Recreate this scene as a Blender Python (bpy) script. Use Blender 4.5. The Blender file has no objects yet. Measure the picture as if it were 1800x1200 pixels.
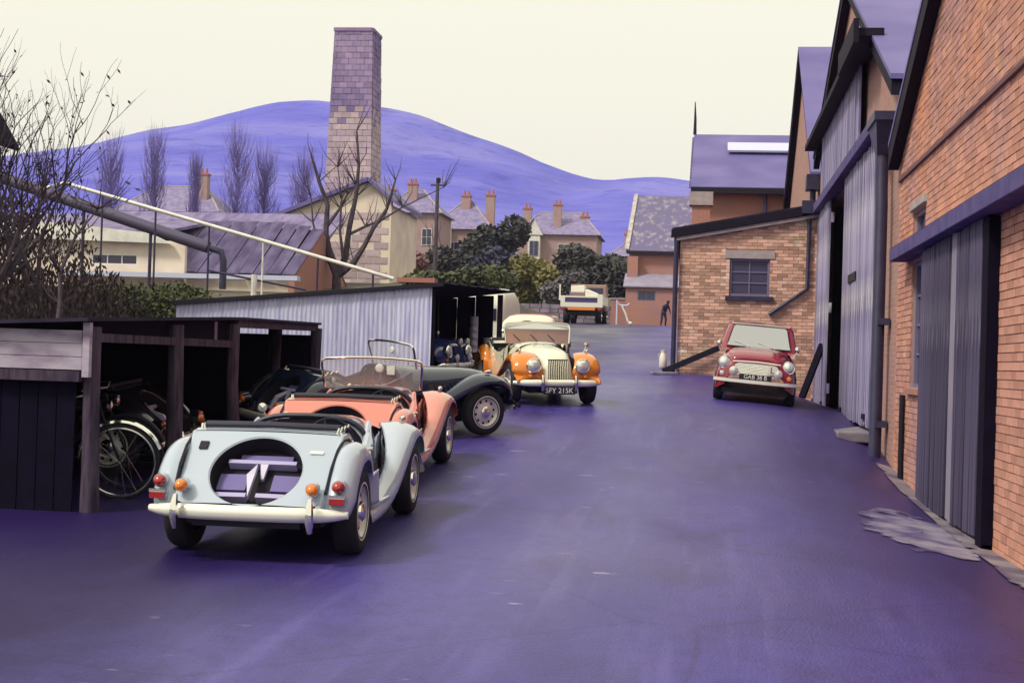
import bpy, bmesh, math, random
from math import sin, cos, pi, radians, sqrt, atan2
from mathutils import Vector, Matrix, noise as mnoise

SC = bpy.context.scene
COL = SC.collection
random.seed(7)

# ------------------------------------------------------------------ camera
EYE = 1.75
cam_data = bpy.data.cameras.new('camera')
cam_data.sensor_width = 36.0
cam_data.lens = 52.0
cam_data.clip_start = 0.1
cam_data.clip_end = 5000
cam = bpy.data.objects.new('camera', cam_data)
COL.objects.link(cam)
_yaw, _pit, _rol = radians(7.45), radians(0.75), radians(1.8)
cam.matrix_world = (Matrix.Translation((0, 0, EYE)) @ Matrix.Rotation(_yaw, 4, 'Z')
                    @ Matrix.Rotation(pi / 2 + _pit, 4, 'X') @ Matrix.Rotation(_rol, 4, 'Z'))
SC.camera = cam

# ------------------------------------------------------------------ sky, sun, exposure
SUN_EL, SUN_AZ = radians(48), radians(228)      # azimuth clockwise from +Y: behind and left of the camera
w = bpy.data.worlds.new('World')
SC.world = w
w.use_nodes = True
nt = w.node_tree
for n in list(nt.nodes):
    nt.nodes.remove(n)
sky = nt.nodes.new('ShaderNodeTexSky')
sky.sky_type = 'NISHITA'
sky.sun_disc = False
sky.sun_elevation = SUN_EL
sky.sun_rotation = SUN_AZ
sky.dust_density = 4.0
bright = nt.nodes.new('ShaderNodeVectorMath'); bright.operation = 'SCALE'
bright.inputs['Scale'].default_value = 0.08
nt.links.new(sky.outputs[0], bright.inputs[0])
mix = nt.nodes.new('ShaderNodeMix'); mix.data_type = 'RGBA'
mix.inputs[0].default_value = 0.95                 # an even, bright overcast deck
nt.links.new(bright.outputs[0], mix.inputs[6])
mix.inputs[7].default_value = (0.905, 0.885, 0.715, 1)
bg = nt.nodes.new('ShaderNodeBackground')
bg.inputs['Strength'].default_value = 1.0
nt.links.new(mix.outputs[2], bg.inputs['Color'])
out = nt.nodes.new('ShaderNodeOutputWorld')
nt.links.new(bg.outputs[0], out.inputs['Surface'])

sun_data = bpy.data.lights.new('sun', 'SUN')
sun_data.energy = 2.5
sun_data.angle = radians(11)
sun_data.color = (1.0, 0.93, 0.8)
sun = bpy.data.objects.new('sun', sun_data)
COL.objects.link(sun)
_d = Vector((sin(SUN_AZ) * cos(SUN_EL), cos(SUN_AZ) * cos(SUN_EL), sin(SUN_EL)))
sun.rotation_euler = _d.to_track_quat('Z', 'Y').to_euler()
sun.location = _d * 60

SC.view_settings.view_transform = 'Standard'
SC.view_settings.look = 'None'
SC.view_settings.exposure = 0.28
SC.view_settings.gamma = 1.0
SC.view_settings.use_curve_mapping = False
SC.cycles.use_denoising = True
SC.cycles.max_bounces = 6
SC.cycles.diffuse_bounces = 3
SC.cycles.glossy_bounces = 3
SC.cycles.transmission_bounces = 4
SC.cycles.volume_bounces = 0
SC.cycles.caustics_reflective = False
SC.cycles.caustics_refractive = False

# ------------------------------------------------------------------ materials
MATS = {}

def mat(name, base, rough=0.6, metal=0.0, var=None, scale=4.0, bump=0.0, bscale=None, coat=0.0, spec=0.5,
        rand=0.0, detail=5.0, stretch=(1, 1, 1), contrast=(0.35, 0.65), alpha=None, var2=None, scale2=30.0, island=False, bdist=.02, worn=False):
    """Principled material; var mixes a second colour by noise, rand varies value from object to object."""
    if name in MATS:
        return MATS[name]
    m = bpy.data.materials.new(name); m.use_nodes = True
    t = m.node_tree; N, L = t.nodes, t.links
    b = N['Principled BSDF']
    b.inputs['Roughness'].default_value = rough
    b.inputs['Metallic'].default_value = metal
    b.inputs['Specular IOR Level'].default_value = spec
    b.inputs['Coat Weight'].default_value = coat
    b.inputs['Coat Roughness'].default_value = 0.04
    c4 = tuple(base) + (1,)
    b.inputs['Base Color'].default_value = c4
    cur = None
    tc = N.new('ShaderNodeTexCoord')
    mp = N.new('ShaderNodeMapping'); mp.inputs['Scale'].default_value = stretch
    L.new(tc.outputs['Object'], mp.inputs['Vector'])
    def noise(sc, det):
        n = N.new('ShaderNodeTexNoise'); n.inputs['Scale'].default_value = sc; n.inputs['Detail'].default_value = det
        L.new(mp.outputs[0], n.inputs['Vector']); return n
    def ramp(sock, lo, hi):
        r = N.new('ShaderNodeMapRange'); r.inputs[1].default_value = lo; r.inputs[2].default_value = hi
        L.new(sock, r.inputs[0]); return r.outputs[0]
    def mixc(f, a, bb):
        mx = N.new('ShaderNodeMix'); mx.data_type = 'RGBA'
        if isinstance(f, float): mx.inputs[0].default_value = f
        else: L.new(f, mx.inputs[0])
        for s, i in ((a, 6), (bb, 7)):
            if isinstance(s, tuple): mx.inputs[i].default_value = s
            else: L.new(s, mx.inputs[i])
        return mx.outputs[2]
    if var is not None:
        n1 = noise(scale, detail)
        cur = mixc(ramp(n1.outputs[0], *contrast), c4, tuple(var) + (1,))
    if var2 is not None:
        n2 = noise(scale2, 3)
        cur = mixc(ramp(n2.outputs[0], .55, .75), cur if cur else c4, tuple(var2) + (1,))
    if rand > 0:
        oi = N.new('ShaderNodeObjectInfo')
        s = oi.outputs['Random']
        if island:
            ge = N.new('ShaderNodeNewGeometry')
            a = N.new('ShaderNodeMath'); a.operation = 'ADD'; L.new(s, a.inputs[0]); L.new(ge.outputs['Random Per Island'], a.inputs[1])
            fr = N.new('ShaderNodeMath'); fr.operation = 'FRACT'; L.new(a.outputs[0], fr.inputs[0]); s = fr.outputs[0]
        r = N.new('ShaderNodeMapRange'); r.inputs[3].default_value = 1 - rand; r.inputs[4].default_value = 1 + rand
        L.new(s, r.inputs[0])
        hs = N.new('ShaderNodeHueSaturation')
        L.new(r.outputs[0], hs.inputs['Value'])
        if cur: L.new(cur, hs.inputs['Color'])
        else: hs.inputs['Color'].default_value = c4
        cur = hs.outputs[0]
    if cur: L.new(cur, b.inputs['Base Color'])
    if bump > 0:
        n3 = noise(bscale or scale * 6, 4)
        bp = N.new('ShaderNodeBump'); bp.inputs['Strength'].default_value = bump; bp.inputs['Distance'].default_value = bdist
        L.new(n3.outputs[0], bp.inputs['Height']); L.new(bp.outputs[0], b.inputs['Normal'])
    if alpha is not None:
        b.inputs['Alpha'].default_value = alpha
    if worn:                                  # worn thin towards its own ragged edge
        at_ = N.new('ShaderNodeAttribute'); at_.attribute_name = 'edge'
        n4 = noise(2.2, 8)
        ad = N.new('ShaderNodeMath'); ad.operation = 'MULTIPLY_ADD'; ad.inputs[1].default_value = 1.5; L.new(n4.outputs[0], ad.inputs[0]); L.new(at_.outputs['Fac'], ad.inputs[2])
        r = N.new('ShaderNodeMapRange'); r.inputs[1].default_value = 1.68; r.inputs[2].default_value = 1.52; L.new(ad.outputs[0], r.inputs[0]); L.new(r.outputs[0], b.inputs['Alpha'])
    MATS[name] = m
    return m

def brick_mat(name, c1, c2, mortar, plane='YZ', sx=1.0, bump=0.4, weather=(0.3, 0.22, 0.3), row=0.075, bw=0.225):
    """Brickwork too far away to build one by one."""
    if name in MATS: return MATS[name]
    m = bpy.data.materials.new(name); m.use_nodes = True
    t = m.node_tree; N, L = t.nodes, t.links
    b = N['Principled BSDF']; b.inputs['Roughness'].default_value = .85; b.inputs['Specular IOR Level'].default_value = .2
    tc = N.new('ShaderNodeTexCoord'); sep = N.new('ShaderNodeSeparateXYZ'); L.new(tc.outputs['Object'], sep.inputs[0])
    cb = N.new('ShaderNodeCombineXYZ')
    ge = N.new('ShaderNodeNewGeometry')
    sn = N.new('ShaderNodeSeparateXYZ'); L.new(ge.outputs['Normal'], sn.inputs[0])
    ab = N.new('ShaderNodeMath'); ab.operation = 'ABSOLUTE'; L.new(sn.outputs[0], ab.inputs[0])
    gt = N.new('ShaderNodeMath'); gt.operation = 'GREATER_THAN'; gt.inputs[1].default_value = .7; L.new(ab.outputs[0], gt.inputs[0])
    mx = N.new('ShaderNodeMix'); L.new(gt.outputs[0], mx.inputs[0]); L.new(sep.outputs[0], mx.inputs[2]); L.new(sep.outputs[1], mx.inputs[3])
    L.new(mx.outputs[0], cb.inputs[0]); L.new(sep.outputs[2], cb.inputs[1])
    bt = N.new('ShaderNodeTexBrick'); L.new(cb.outputs[0], bt.inputs['Vector'])
    bt.inputs['Scale'].default_value = 1.0; bt.inputs['Brick Width'].default_value = bw; bt.inputs['Row Height'].default_value = row
    bt.inputs['Mortar Size'].default_value = .008; bt.inputs['Bias'].default_value = 0.0
    bt.inputs['Color1'].default_value = tuple(c1) + (1,); bt.inputs['Color2'].default_value = tuple(c2) + (1,); bt.inputs['Mortar'].default_value = tuple(mortar) + (1,)
    no = N.new('ShaderNodeTexNoise'); no.inputs['Scale'].default_value = 1.3; no.inputs['Detail'].default_value = 7; L.new(tc.outputs['Object'], no.inputs['Vector'])
    mr = N.new('ShaderNodeMapRange'); mr.inputs[1].default_value = .42; mr.inputs[2].default_value = .7; mr.inputs[4].default_value = .7; L.new(no.outputs[0], mr.inputs[0])
    mc = N.new('ShaderNodeMix'); mc.data_type = 'RGBA'; L.new(mr.outputs[0], mc.inputs[0]); L.new(bt.outputs[0], mc.inputs[6]); mc.inputs[7].default_value = tuple(weather) + (1,)
    L.new(mc.outputs[2], b.inputs['Base Color'])
    bp = N.new('ShaderNodeBump'); bp.inputs['Strength'].default_value = bump; bp.inputs['Distance'].default_value = .01; bp.invert = True
    L.new(bt.outputs['Fac'], bp.inputs['Height']); L.new(bp.outputs[0], b.inputs['Normal'])
    MATS[name] = m
    return m

def tarmac_mat():
    m = bpy.data.materials.new('tarmac'); m.use_nodes = True
    t = m.node_tree; N, L = t.nodes, t.links; b = N['Principled BSDF']
    tc = N.new('ShaderNodeTexCoord')
    def noise(sc, det, st=(1, 1, 1)):
        mp = N.new('ShaderNodeMapping'); mp.inputs['Scale'].default_value = st; L.new(tc.outputs['Object'], mp.inputs[0])
        n = N.new('ShaderNodeTexNoise'); n.inputs['Scale'].default_value = sc; n.inputs['Detail'].default_value = det; L.new(mp.outputs[0], n.inputs[0]); return n.outputs[0]
    def rng(s, a, c, lo=0, hi=1):
        r = N.new('ShaderNodeMapRange'); r.inputs[1].default_value = a; r.inputs[2].default_value = c; r.inputs[3].default_value = lo; r.inputs[4].default_value = hi; L.new(s, r.inputs[0]); return r.outputs[0]
    def mixc(f, a, c):
        mx = N.new('ShaderNodeMix'); mx.data_type = 'RGBA'; L.new(f, mx.inputs[0])
        for s, i in ((a, 6), (c, 7)):
            if isinstance(s, tuple): mx.inputs[i].default_value = s
            else: L.new(s, mx.inputs[i])
        return mx.outputs[2]
    big = rng(noise(.35, 6, (1, .35, 1)), .35, .68)            # worn lighter lanes, damp darker ones
    c = mixc(big, (.028, .017, .145, 1), (.074, .053, .305, 1))
    mid = rng(noise(1.6, 6, (1.0, .6, 1)), .48, .74)
    c = mixc(mid, c, (.020, .010, .095, 1))
    fine = rng(noise(9, 6, (1, .7, 1)), .46, .66, 0, .55)
    c = mixc(fine, c, (.026, .014, .12, 1))
    wear = rng(noise(3.2, 7, (1.8, .11, 1)), .54, .72, 0, .22)
    c = mixc(wear, c, (.22, .18, .52, 1))
    chips = rng(noise(2.6, 3, (1, 2.4, 1)), .715, .74)
    c = mixc(chips, c, (.30, .27, .38, 1))
    grit = rng(noise(160, 2), .4, .75)
    c = mixc(grit, c, (.095, .073, .30, 1))
    wv = N.new('ShaderNodeMix'); wv.data_type = 'VECTOR'; wv.inputs[0].default_value = .16; L.new(tc.outputs['Object'], wv.inputs[4])
    nv = N.new('ShaderNodeTexNoise'); nv.inputs['Scale'].default_value = 1.1; nv.inputs['Detail'].default_value = 5; L.new(tc.outputs['Object'], nv.inputs[0]); L.new(nv.outputs[1], wv.inputs[5])
    vo = N.new('ShaderNodeTexVoronoi'); vo.feature = 'DISTANCE_TO_EDGE'; vo.inputs['Scale'].default_value = .42; L.new(wv.outputs[1], vo.inputs['Vector'])
    c = mixc(rng(vo.outputs[0], .008, .003, 0, .25), c, (.014, .007, .05, 1))
    # old oil and damp staining on the side by the workshops, and shade painted along the left edge by the sheds
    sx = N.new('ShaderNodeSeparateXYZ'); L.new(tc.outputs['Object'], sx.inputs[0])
    wob = N.new('ShaderNodeMath'); wob.operation = 'MULTIPLY_ADD'; wob.inputs[1].default_value = 3.2; L.new(noise(.6, 5, (1, .5, 1)), wob.inputs[0]); L.new(sx.outputs[0], wob.inputs[2])
    c = mixc(rng(wob.outputs[0], 1.8, 3.7, 0, .85), c, (.030, .016, .085, 1))
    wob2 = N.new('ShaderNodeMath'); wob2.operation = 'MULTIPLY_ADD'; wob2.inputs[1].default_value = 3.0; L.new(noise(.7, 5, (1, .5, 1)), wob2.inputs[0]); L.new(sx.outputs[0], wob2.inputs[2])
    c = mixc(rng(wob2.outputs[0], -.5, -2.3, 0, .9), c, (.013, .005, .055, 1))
    L.new(c, b.inputs['Base Color'])
    ro = rng(noise(.5, 5, (1, .4, 1)), .3, .7, .27, .5); L.new(ro, b.inputs['Roughness'])
    b.inputs['Specular IOR Level'].default_value = .25
    bp = N.new('ShaderNodeBump'); bp.inputs['Strength'].default_value = .5; bp.inputs['Distance'].default_value = .012
    L.new(noise(55, 6), bp.inputs['Height']); L.new(bp.outputs[0], b.inputs['Normal'])
    MATS['tarmac'] = m
    return m

PURPLE_GREY = (.16, .14, .26)
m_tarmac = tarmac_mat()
m_ground = mat('rough_grass', (.07, .065, .06), .95, var=(.10, .085, .05), scale=.25, bump=.4, bscale=8, var2=(.05, .04, .06), scale2=1.4)
m_conc = mat('concrete', (.24, .21, .24), .9, var=(.12, .10, .16), scale=2.5, bump=.3)
m_concw = mat('concrete_strip', (.25, .21, .24), .9, var=(.09, .07, .13), scale=2.5, bump=.3, worn=True)
m_concp = mat('concrete_patch', (.25, .215, .30), .9, var=(.075, .055, .17), scale=3.0, bump=.4, contrast=(.4, .62), worn=True)
m_mortar = mat('mortar', (.44, .28, .25), .95, var=(.36, .24, .25), scale=1)
m_brick = mat('brick_orange', (.62, .285, .18), .88, var=(.45, .25, .24), scale=.8, bump=.35, bscale=40, rand=.18, spec=.2, contrast=(.36, .64), var2=(.72, .36, .225), scale2=1.6, island=True)
m_brick_p = mat('brick_pink', (.66, .42, .32), .88, var=(.54, .29, .22), scale=1.5, bump=.3, bscale=40, rand=.40, spec=.2, contrast=(.3, .7), var2=(.82, .68, .58), scale2=3.5, island=True)
m_pinkwall = brick_mat('brick_mauve', (.44, .24, .20), (.37, .19, .17), (.42, .29, .27), weather=(.42, .27, .25))
m_redwall = brick_mat('brick_red', (.46, .19, .13), (.40, .18, .14), (.38, .26, .25), weather=(.33, .20, .22))
m_cream = mat('cream_render', (.80, .70, .56), .9, var=(.66, .54, .50), scale=1.2, bump=.2)
m_white = mat('white_paint', (.80, .78, .70), .5, var=(.62, .60, .60), scale=3)
m_roof = mat('slate_mauve', (.105, .085, .27), .6, var=(.155, .125, .33), scale=.8, bump=.15, stretch=(1, 1, 1), bscale=30)
m_roof2 = mat('slate_grey', (.16, .135, .30), .75, var=(.26, .22, .36), scale=2.2, bump=.4, bscale=14)
m_moss = mat('slate_mossy', (.14, .12, .23), .85, var=(.36, .32, .36), scale=2.6, bump=.4, bscale=10, contrast=(.5, .75))
m_corr = mat('corrugated_asbestos', (.24, .20, .36), .85, var=(.13, .10, .22), scale=1.2, bump=.2, stretch=(3, 1, .4))
m_galv = mat('galvanised_sheet', (.58, .60, .82), .5, var=(.42, .41, .66), scale=2.2, stretch=(5, 1, .5), metal=.15, rand=.10, var2=(.68, .69, .80), scale2=6)
m_black = mat('black_paint', (.012, .010, .022), .5, spec=.25)
m_bargeboard = mat('bargeboard_black', (.012, .008, .02), .7, spec=.15)
m_iron = mat('cast_iron_navy', (.022, .018, .06), .45, var=(.035, .03, .075), scale=6)
m_beam = mat('beam_mauve', (.075, .06, .19), .8, spec=.2, var=(.12, .095, .24), scale=4)
m_wood = mat('weathered_grey_wood', (.36, .33, .50), .85, spec=.2, var=(.085, .065, .20), scale=1.1, bump=.35, stretch=(6, 6, .45), rand=.25, contrast=(.42, .58), var2=(.80, .78, .76), scale2=2.3)
m_wood_d = mat('dark_grey_wood', (.10, .085, .155), .85, spec=.2, var=(.028, .02, .06), scale=1.1, bump=.35, stretch=(6, 6, .45), rand=.22, var2=(.26, .24, .30), scale2=2.3)
m_wood_l = mat('pale_new_plank', (.30, .27, .35), .8, var=(.20, .17, .26), scale=4, stretch=(6, 6, .5))
m_post = mat('rough_timber_post', (.09, .066, .10), .9, spec=.2, var=(.035, .024, .05), scale=4, bump=.5, stretch=(5, 5, .6), rand=.15)
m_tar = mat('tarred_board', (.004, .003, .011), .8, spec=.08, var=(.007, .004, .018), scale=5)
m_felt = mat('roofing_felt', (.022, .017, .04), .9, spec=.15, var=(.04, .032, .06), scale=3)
m_pale = mat('pale_panel', (.44, .38, .48), .7, var=(.20, .15, .25), scale=2.2, contrast=(.42, .66), stretch=(1, 1, 3))
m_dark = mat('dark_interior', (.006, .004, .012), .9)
m_glass = mat('dark_window_glass', (.03, .025, .07), .12, spec=.6)
m_sash = mat('window_frame_grey', (.16, .14, .24), .6)
m_stone = mat('stone_lintel', (.42, .36, .36), .9, var=(.33, .27, .30), scale=5)
m_tyre = mat('rubber', (.012, .011, .016), .75, bump=.1)
m_chrome = mat('chrome', (.90, .88, .80), .09, metal=1.0)
m_chrome_d = mat('dull_chrome', (.62, .60, .60), .22, metal=1.0)
m_bumper = mat('bumper_cream_chrome', (.93, .91, .80), .2, metal=.3)
m_rim = mat('silver_rim', (.80, .78, .72), .3, metal=.25)
m_hood = mat('black_vinyl', (.014, .013, .035), .5)
m_red_l = mat('red_lens', (.35, .012, .01), .12, coat=1)
m_amb_l = mat('amber_lens', (.75, .20, .012), .12, coat=1)
m_lens = mat('headlamp_lens', (.80, .80, .76), .08, metal=.55)
m_pane = mat('windscreen_glass', (.78, .78, .82), .03, alpha=.16, spec=1.0)
m_screen_r = mat('windscreen_glass_bright', (.72, .73, .70), .06, metal=.9)
m_platec = mat('plate_black', (.012, .011, .02), .4)
m_plate_t = mat('plate_white', (.80, .79, .74), .5)
m_bark = mat('bark', (.055, .04, .06), .95, var=(.09, .07, .09), scale=6, bump=.4)
m_bark_l = mat('bark_mauve', (.13, .09, .19), .95)
m_hedge = mat('hedge_leaf', (.085, .095, .032), .8, var=(.04, .05, .03), scale=1.2, rand=.35, island=True)
m_leaf_d = mat('leaf_dark', (.032, .032, .040), .8, var=(.055, .055, .045), scale=.5, rand=.4, island=True)
m_leaf_b = mat('leaf_bluegreen', (.030, .030, .065), .8, rand=.4, island=True)
m_leaf_y = mat('leaf_yellowgreen', (.19, .17, .045), .8, var=(.09, .08, .04), scale=.4, rand=.35, island=True)
m_twig_b = mat('twig_brown', (.035, .020, .038), .9, rand=.3, island=True)
m_terra = mat('terracotta', (.38, .15, .13), .8)
m_housewall = brick_mat('brick_house', (.40, .25, .24), (.34, .21, .22), (.40, .30, .30), weather=(.40, .31, .33))
# ------------------------------------------------------------------ mesh helpers
class MB:
    def __init__(s): s.v = []; s.f = []
    def add(s, vs, fs):
        o = len(s.v); s.v += [tuple(p) for p in vs]; s.f += [tuple(i + o for i in f) for f in fs]; return s
    def box(s, x0, x1, y0, y1, z0, z1):
        return s.add([(x0, y0, z0), (x1, y0, z0), (x1, y1, z0), (x0, y1, z0), (x0, y0, z1), (x1, y0, z1), (x1, y1, z1), (x0, y1, z1)],
                     [(0, 3, 2, 1), (4, 5, 6, 7), (0, 1, 5, 4), (1, 2, 6, 5), (2, 3, 7, 6), (3, 0, 4, 7)])
    def prism(s, pts, vec):
        n = len(pts); vec = Vector(vec)
        a = [Vector(p) for p in pts]; b = [p + vec for p in a]
        nrm = Vector((0, 0, 0))
        for i in range(n): nrm += a[i].cross(a[(i + 1) % n])
        fs = [tuple(range(n)), tuple(range(2 * n - 1, n - 1, -1))] + [(i, i + n, (i + 1) % n + n, (i + 1) % n) for i in range(n)]
        if nrm.dot(vec) > 0: fs = [f[::-1] for f in fs]
        return s.add(a + b, fs)
    def bar(s, p0, p1, w, h, up=(0, 0, 1)):
        p0 = Vector(p0); p1 = Vector(p1); d = (p1 - p0).normalized(); up = Vector(up)
        x = d.cross(up)
        if x.length < 1e-4: x = d.cross(Vector((1, 0, 0)))
        x.normalize(); z = x.cross(d)
        q = [p0 - x * w / 2 - z * h / 2, p0 + x * w / 2 - z * h / 2, p0 + x * w / 2 + z * h / 2, p0 - x * w / 2 + z * h / 2]
        return s.prism(q, p1 - p0)
    def cyl(s, p0, p1, r0, r1=None, n=12, caps=True):
        r1 = r0 if r1 is None else r1
        p0 = Vector(p0); p1 = Vector(p1); d = (p1 - p0).normalized()
        x = d.orthogonal().normalized(); y = d.cross(x)
        vs = []
        for p, r in ((p0, r0), (p1, r1)):
            for i in range(n):
                a = 2 * pi * i / n; vs.append(p + x * (cos(a) * r) + y * (sin(a) * r))
        fs = [(i, (i + 1) % n, (i + 1) % n + n, i + n) for i in range(n)]
        if caps: fs += [tuple(range(n - 1, -1, -1)), tuple(range(n, 2 * n))]
        return s.add(vs, fs)
    def tube(s, path, r, n=8, closed=False):
        P = [Vector(p) for p in path]; m = len(P); R = r if isinstance(r, (list, tuple)) else [r] * m
        rows = []; ref = None
        for i in range(m):
            a = P[i - 1] if (i > 0 or closed) else P[i]; b = P[(i + 1) % m] if (i < m - 1 or closed) else P[i]
            d = (b - a).normalized()
            if ref is None: ref = d.orthogonal().normalized()
            x = (ref - d * ref.dot(d)).normalized(); ref = x; y = d.cross(x)
            rows.append([P[i] + x * (cos(2 * pi * k / n) * R[i]) + y * (sin(2 * pi * k / n) * R[i]) for k in range(n)])
        o = len(s.v); s.v += [tuple(p) for row in rows for p in row]
        for i in range(m if closed else m - 1):
            j = (i + 1) % m
            for k in range(n):
                l = (k + 1) % n; s.f.append((o + i * n + k, o + i * n + l, o + j * n + l, o + j * n + k))
        if not closed:
            s.f.append(tuple(o + k for k in range(n - 1, -1, -1))); s.f.append(tuple(o + (m - 1) * n + k for k in range(n)))
        return s
    def lathe(s, prof, org, axis, n=24, caps=True):
        org = Vector(org); d = Vector(axis).normalized(); x = d.orthogonal().normalized(); y = d.cross(x)
        o = len(s.v); m = len(prof)
        for r, h in prof:
            for k in range(n):
                a = 2 * pi * k / n; s.v.append(tuple(org + d * h + x * (cos(a) * r) + y * (sin(a) * r)))
        for i in range(m - 1):
            for k in range(n):
                l = (k + 1) % n; s.f.append((o + i * n + k, o + i * n + l, o + (i + 1) * n + l, o + (i + 1) * n + k))
        if caps and prof[0][0] > 0: s.f.append(tuple(o + k for k in range(n - 1, -1, -1)))
        if caps and prof[-1][0] > 0: s.f.append(tuple(o + (m - 1) * n + k for k in range(n)))
        return s
    def grid(s, rows, close_u=False, close_v=False, flip=False):
        o = len(s.v); m = len(rows); n = len(rows[0])
        s.v += [tuple(p) for r in rows for p in r]
        for i in range(m if close_v else m - 1):
            j = (i + 1) % m
            for k in range(n if close_u else n - 1):
                l = (k + 1) % n
                q = (o + i * n + k, o + i * n + l, o + j * n + l, o + j * n + k)
                s.f.append(q[::-1] if flip else q)
        return s
    def mirror_x(s):
        o = len(s.v); s.v += [(-x, y, z) for x, y, z in s.v]; s.f += [tuple(i + o for i in f)[::-1] for f in list(s.f)]; return s
    def mesh(s, name, smooth=False, angle=40, weld=False):
        me = bpy.data.meshes.new(name); me.from_pydata(s.v, [], s.f); 
        if weld:
            bm = bmesh.new(); bm.from_mesh(me); bmesh.ops.remove_doubles(bm, verts=bm.verts, dist=1e-4)
            bmesh.ops.recalc_face_normals(bm, faces=bm.faces); bm.to_mesh(me); bm.free()
        me.update()
        if smooth:
            me.shade_smooth(); me.set_sharp_from_angle(angle=radians(angle))
        return me
    def build(s, name, m, parent=None, smooth=False, angle=40, solid=0.0, bevel=0.0, weld=False, loc=None):
        me = s.mesh(name, smooth, angle, weld); me.materials.append(m)
        o = bpy.data.objects.new(name, me); COL.objects.link(o)
        if parent is not None: o.parent = parent
        if loc: o.location = loc
        if solid:
            md = o.modifiers.new('thickness', 'SOLIDIFY'); md.thickness = solid; md.offset = -1
        if bevel:
            md = o.modifiers.new('edge', 'BEVEL'); md.width = bevel; md.segments = 2; md.limit_method = 'ANGLE'
        return o

def tag(o, label=None, cat=None, group=None, kind=None):
    if label: o['label'] = label
    if cat: o['category'] = cat
    if group: o['group'] = group
    if kind: o['kind'] = kind
    return o

def thing(name, label, cat, loc=(0, 0, 0), group=None, rotz=0.0):
    o = bpy.data.objects.new(name, None); COL.objects.link(o); o.empty_display_size = .3
    o.location = loc; o.rotation_euler = (0, 0, rotz)
    return tag(o, label, cat, group)

def copy_obj(o, parent, loc):
    c = o.copy(); COL.objects.link(c); c.parent = parent; c.location = loc; return c

def lerp(a, b, t): return a + (b - a) * t
def smooth01(t):
    t = max(0.0, min(1.0, t)); return t * t * (3 - 2 * t)
def interp(x, tab):
    if x <= tab[0][0]: return tab[0][1]
    for (a, p), (b, q) in zip(tab, tab[1:]):
        if x <= b: return p + (q - p) * (x - a) / (b - a)
    return tab[-1][1]

def text_mesh(body, size, m, parent, matrix, name='lettering', spacing=1.0):
    cu = bpy.data.curves.new(name, 'FONT'); cu.body = body; cu.size = size; cu.align_x = 'CENTER'; cu.align_y = 'CENTER'
    cu.space_character = spacing; cu.extrude = .0015
    tmp = bpy.data.objects.new(name, cu)
    me = bpy.data.meshes.new_from_object(tmp)
    bpy.data.objects.remove(tmp)
    me.materials.clear(); me.materials.append(m)
    o = bpy.data.objects.new(name, me); COL.objects.link(o); o.parent = parent; o.matrix_local = matrix
    return o

# ------------------------------------------------------------------ ground
PROF = [(-60, -.9), (-5, -.2), (0, 0), (5, .17), (8, .26), (10.4, .32), (12.8, .375), (14.5, .45), (19.2, .74), (22.4, 1.11), (24, 1.18), (26, 1.27), (33, 1.57), (45, 2.3), (78, 3.85), (92, 4.14),
        (100, 4.3), (110, 4.8), (120, 5.8), (150, 10), (200, 15), (330, 26), (420, 34), (3000, 40)]
DROP = [(8, 0), (10.4, .08), (12, .12), (17.4, .31), (20.6, .38), (26, .27), (30, .45), (33, .66), (37, .5), (45, 0)]
BANK = [(6, 0), (14, .9), (27, 1.1), (45, 1.35), (60, 1.85), (80, 1.2), (105, .3), (120, 0)]

def ground_z(x, y):
    z = sum(interp(y + k * .7, PROF) for k in (-2, -1, 0, 1, 2)) / 5
    if y > 9:
        z -= interp(y, DROP) * max(0.0, min(1.0, (x + .5) / 3.0)) ** 3
    if x < -9.3:
        z += interp(y, BANK) * smooth01((-9.3 - x) / 1.3)
    return z

def sheet(name, xs, ys, zf, m, thick=None):
    rows = [[(x, y, zf(x, y)) for x in xs] for y in ys]
    return MB().grid(rows).build(name, m, smooth=True, angle=80)

def frange(a, b, st):
    n = max(1, int(round((b - a) / st))); return [a + (b - a) * i / n for i in range(n + 1)]

YARD_X = frange(-9.2, 3.2, .31)
YARD_Y = frange(-14, 50, .5) + frange(51, 99, 2)
gx = [-900, -500, -300, -200, -140, -100, -70, -50, -38, -28, -21, -17, -14, -12, -11, -10.4, -9.8, -9.4, -9.0, -8.6] + frange(-8, 4, 1) + [6, 10, 16, 24, 40, 70, 120, 250, 500, 900]
gy = [-300, -120, -60, -30, -14] + frange(-12, 60, 2) + frange(64, 130, 4) + [140, 150, 165, 180, 200, 240, 280, 330, 420, 600, 900, 1400]
def lower(x, y):
    z = ground_z(x, y)
    inside = smooth01(min(x + 9.4, 3.6 - x, y + 14.5, 99.5 - y) / .6) if (-9.4 < x < 3.6 and -14.5 < y < 99.5) else 0
    return z - .18 * inside - (.02 if not inside else 0)
tag(sheet('ground', gx, gy, lower, m_ground), 'rough grassy ground around the factory yard', kind='structure')
tag(sheet('yard_tarmac', YARD_X, YARD_Y, lambda x, y: ground_z(x, y), m_tarmac), 'worn tarmac of the sloping factory yard', kind='structure')

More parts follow.
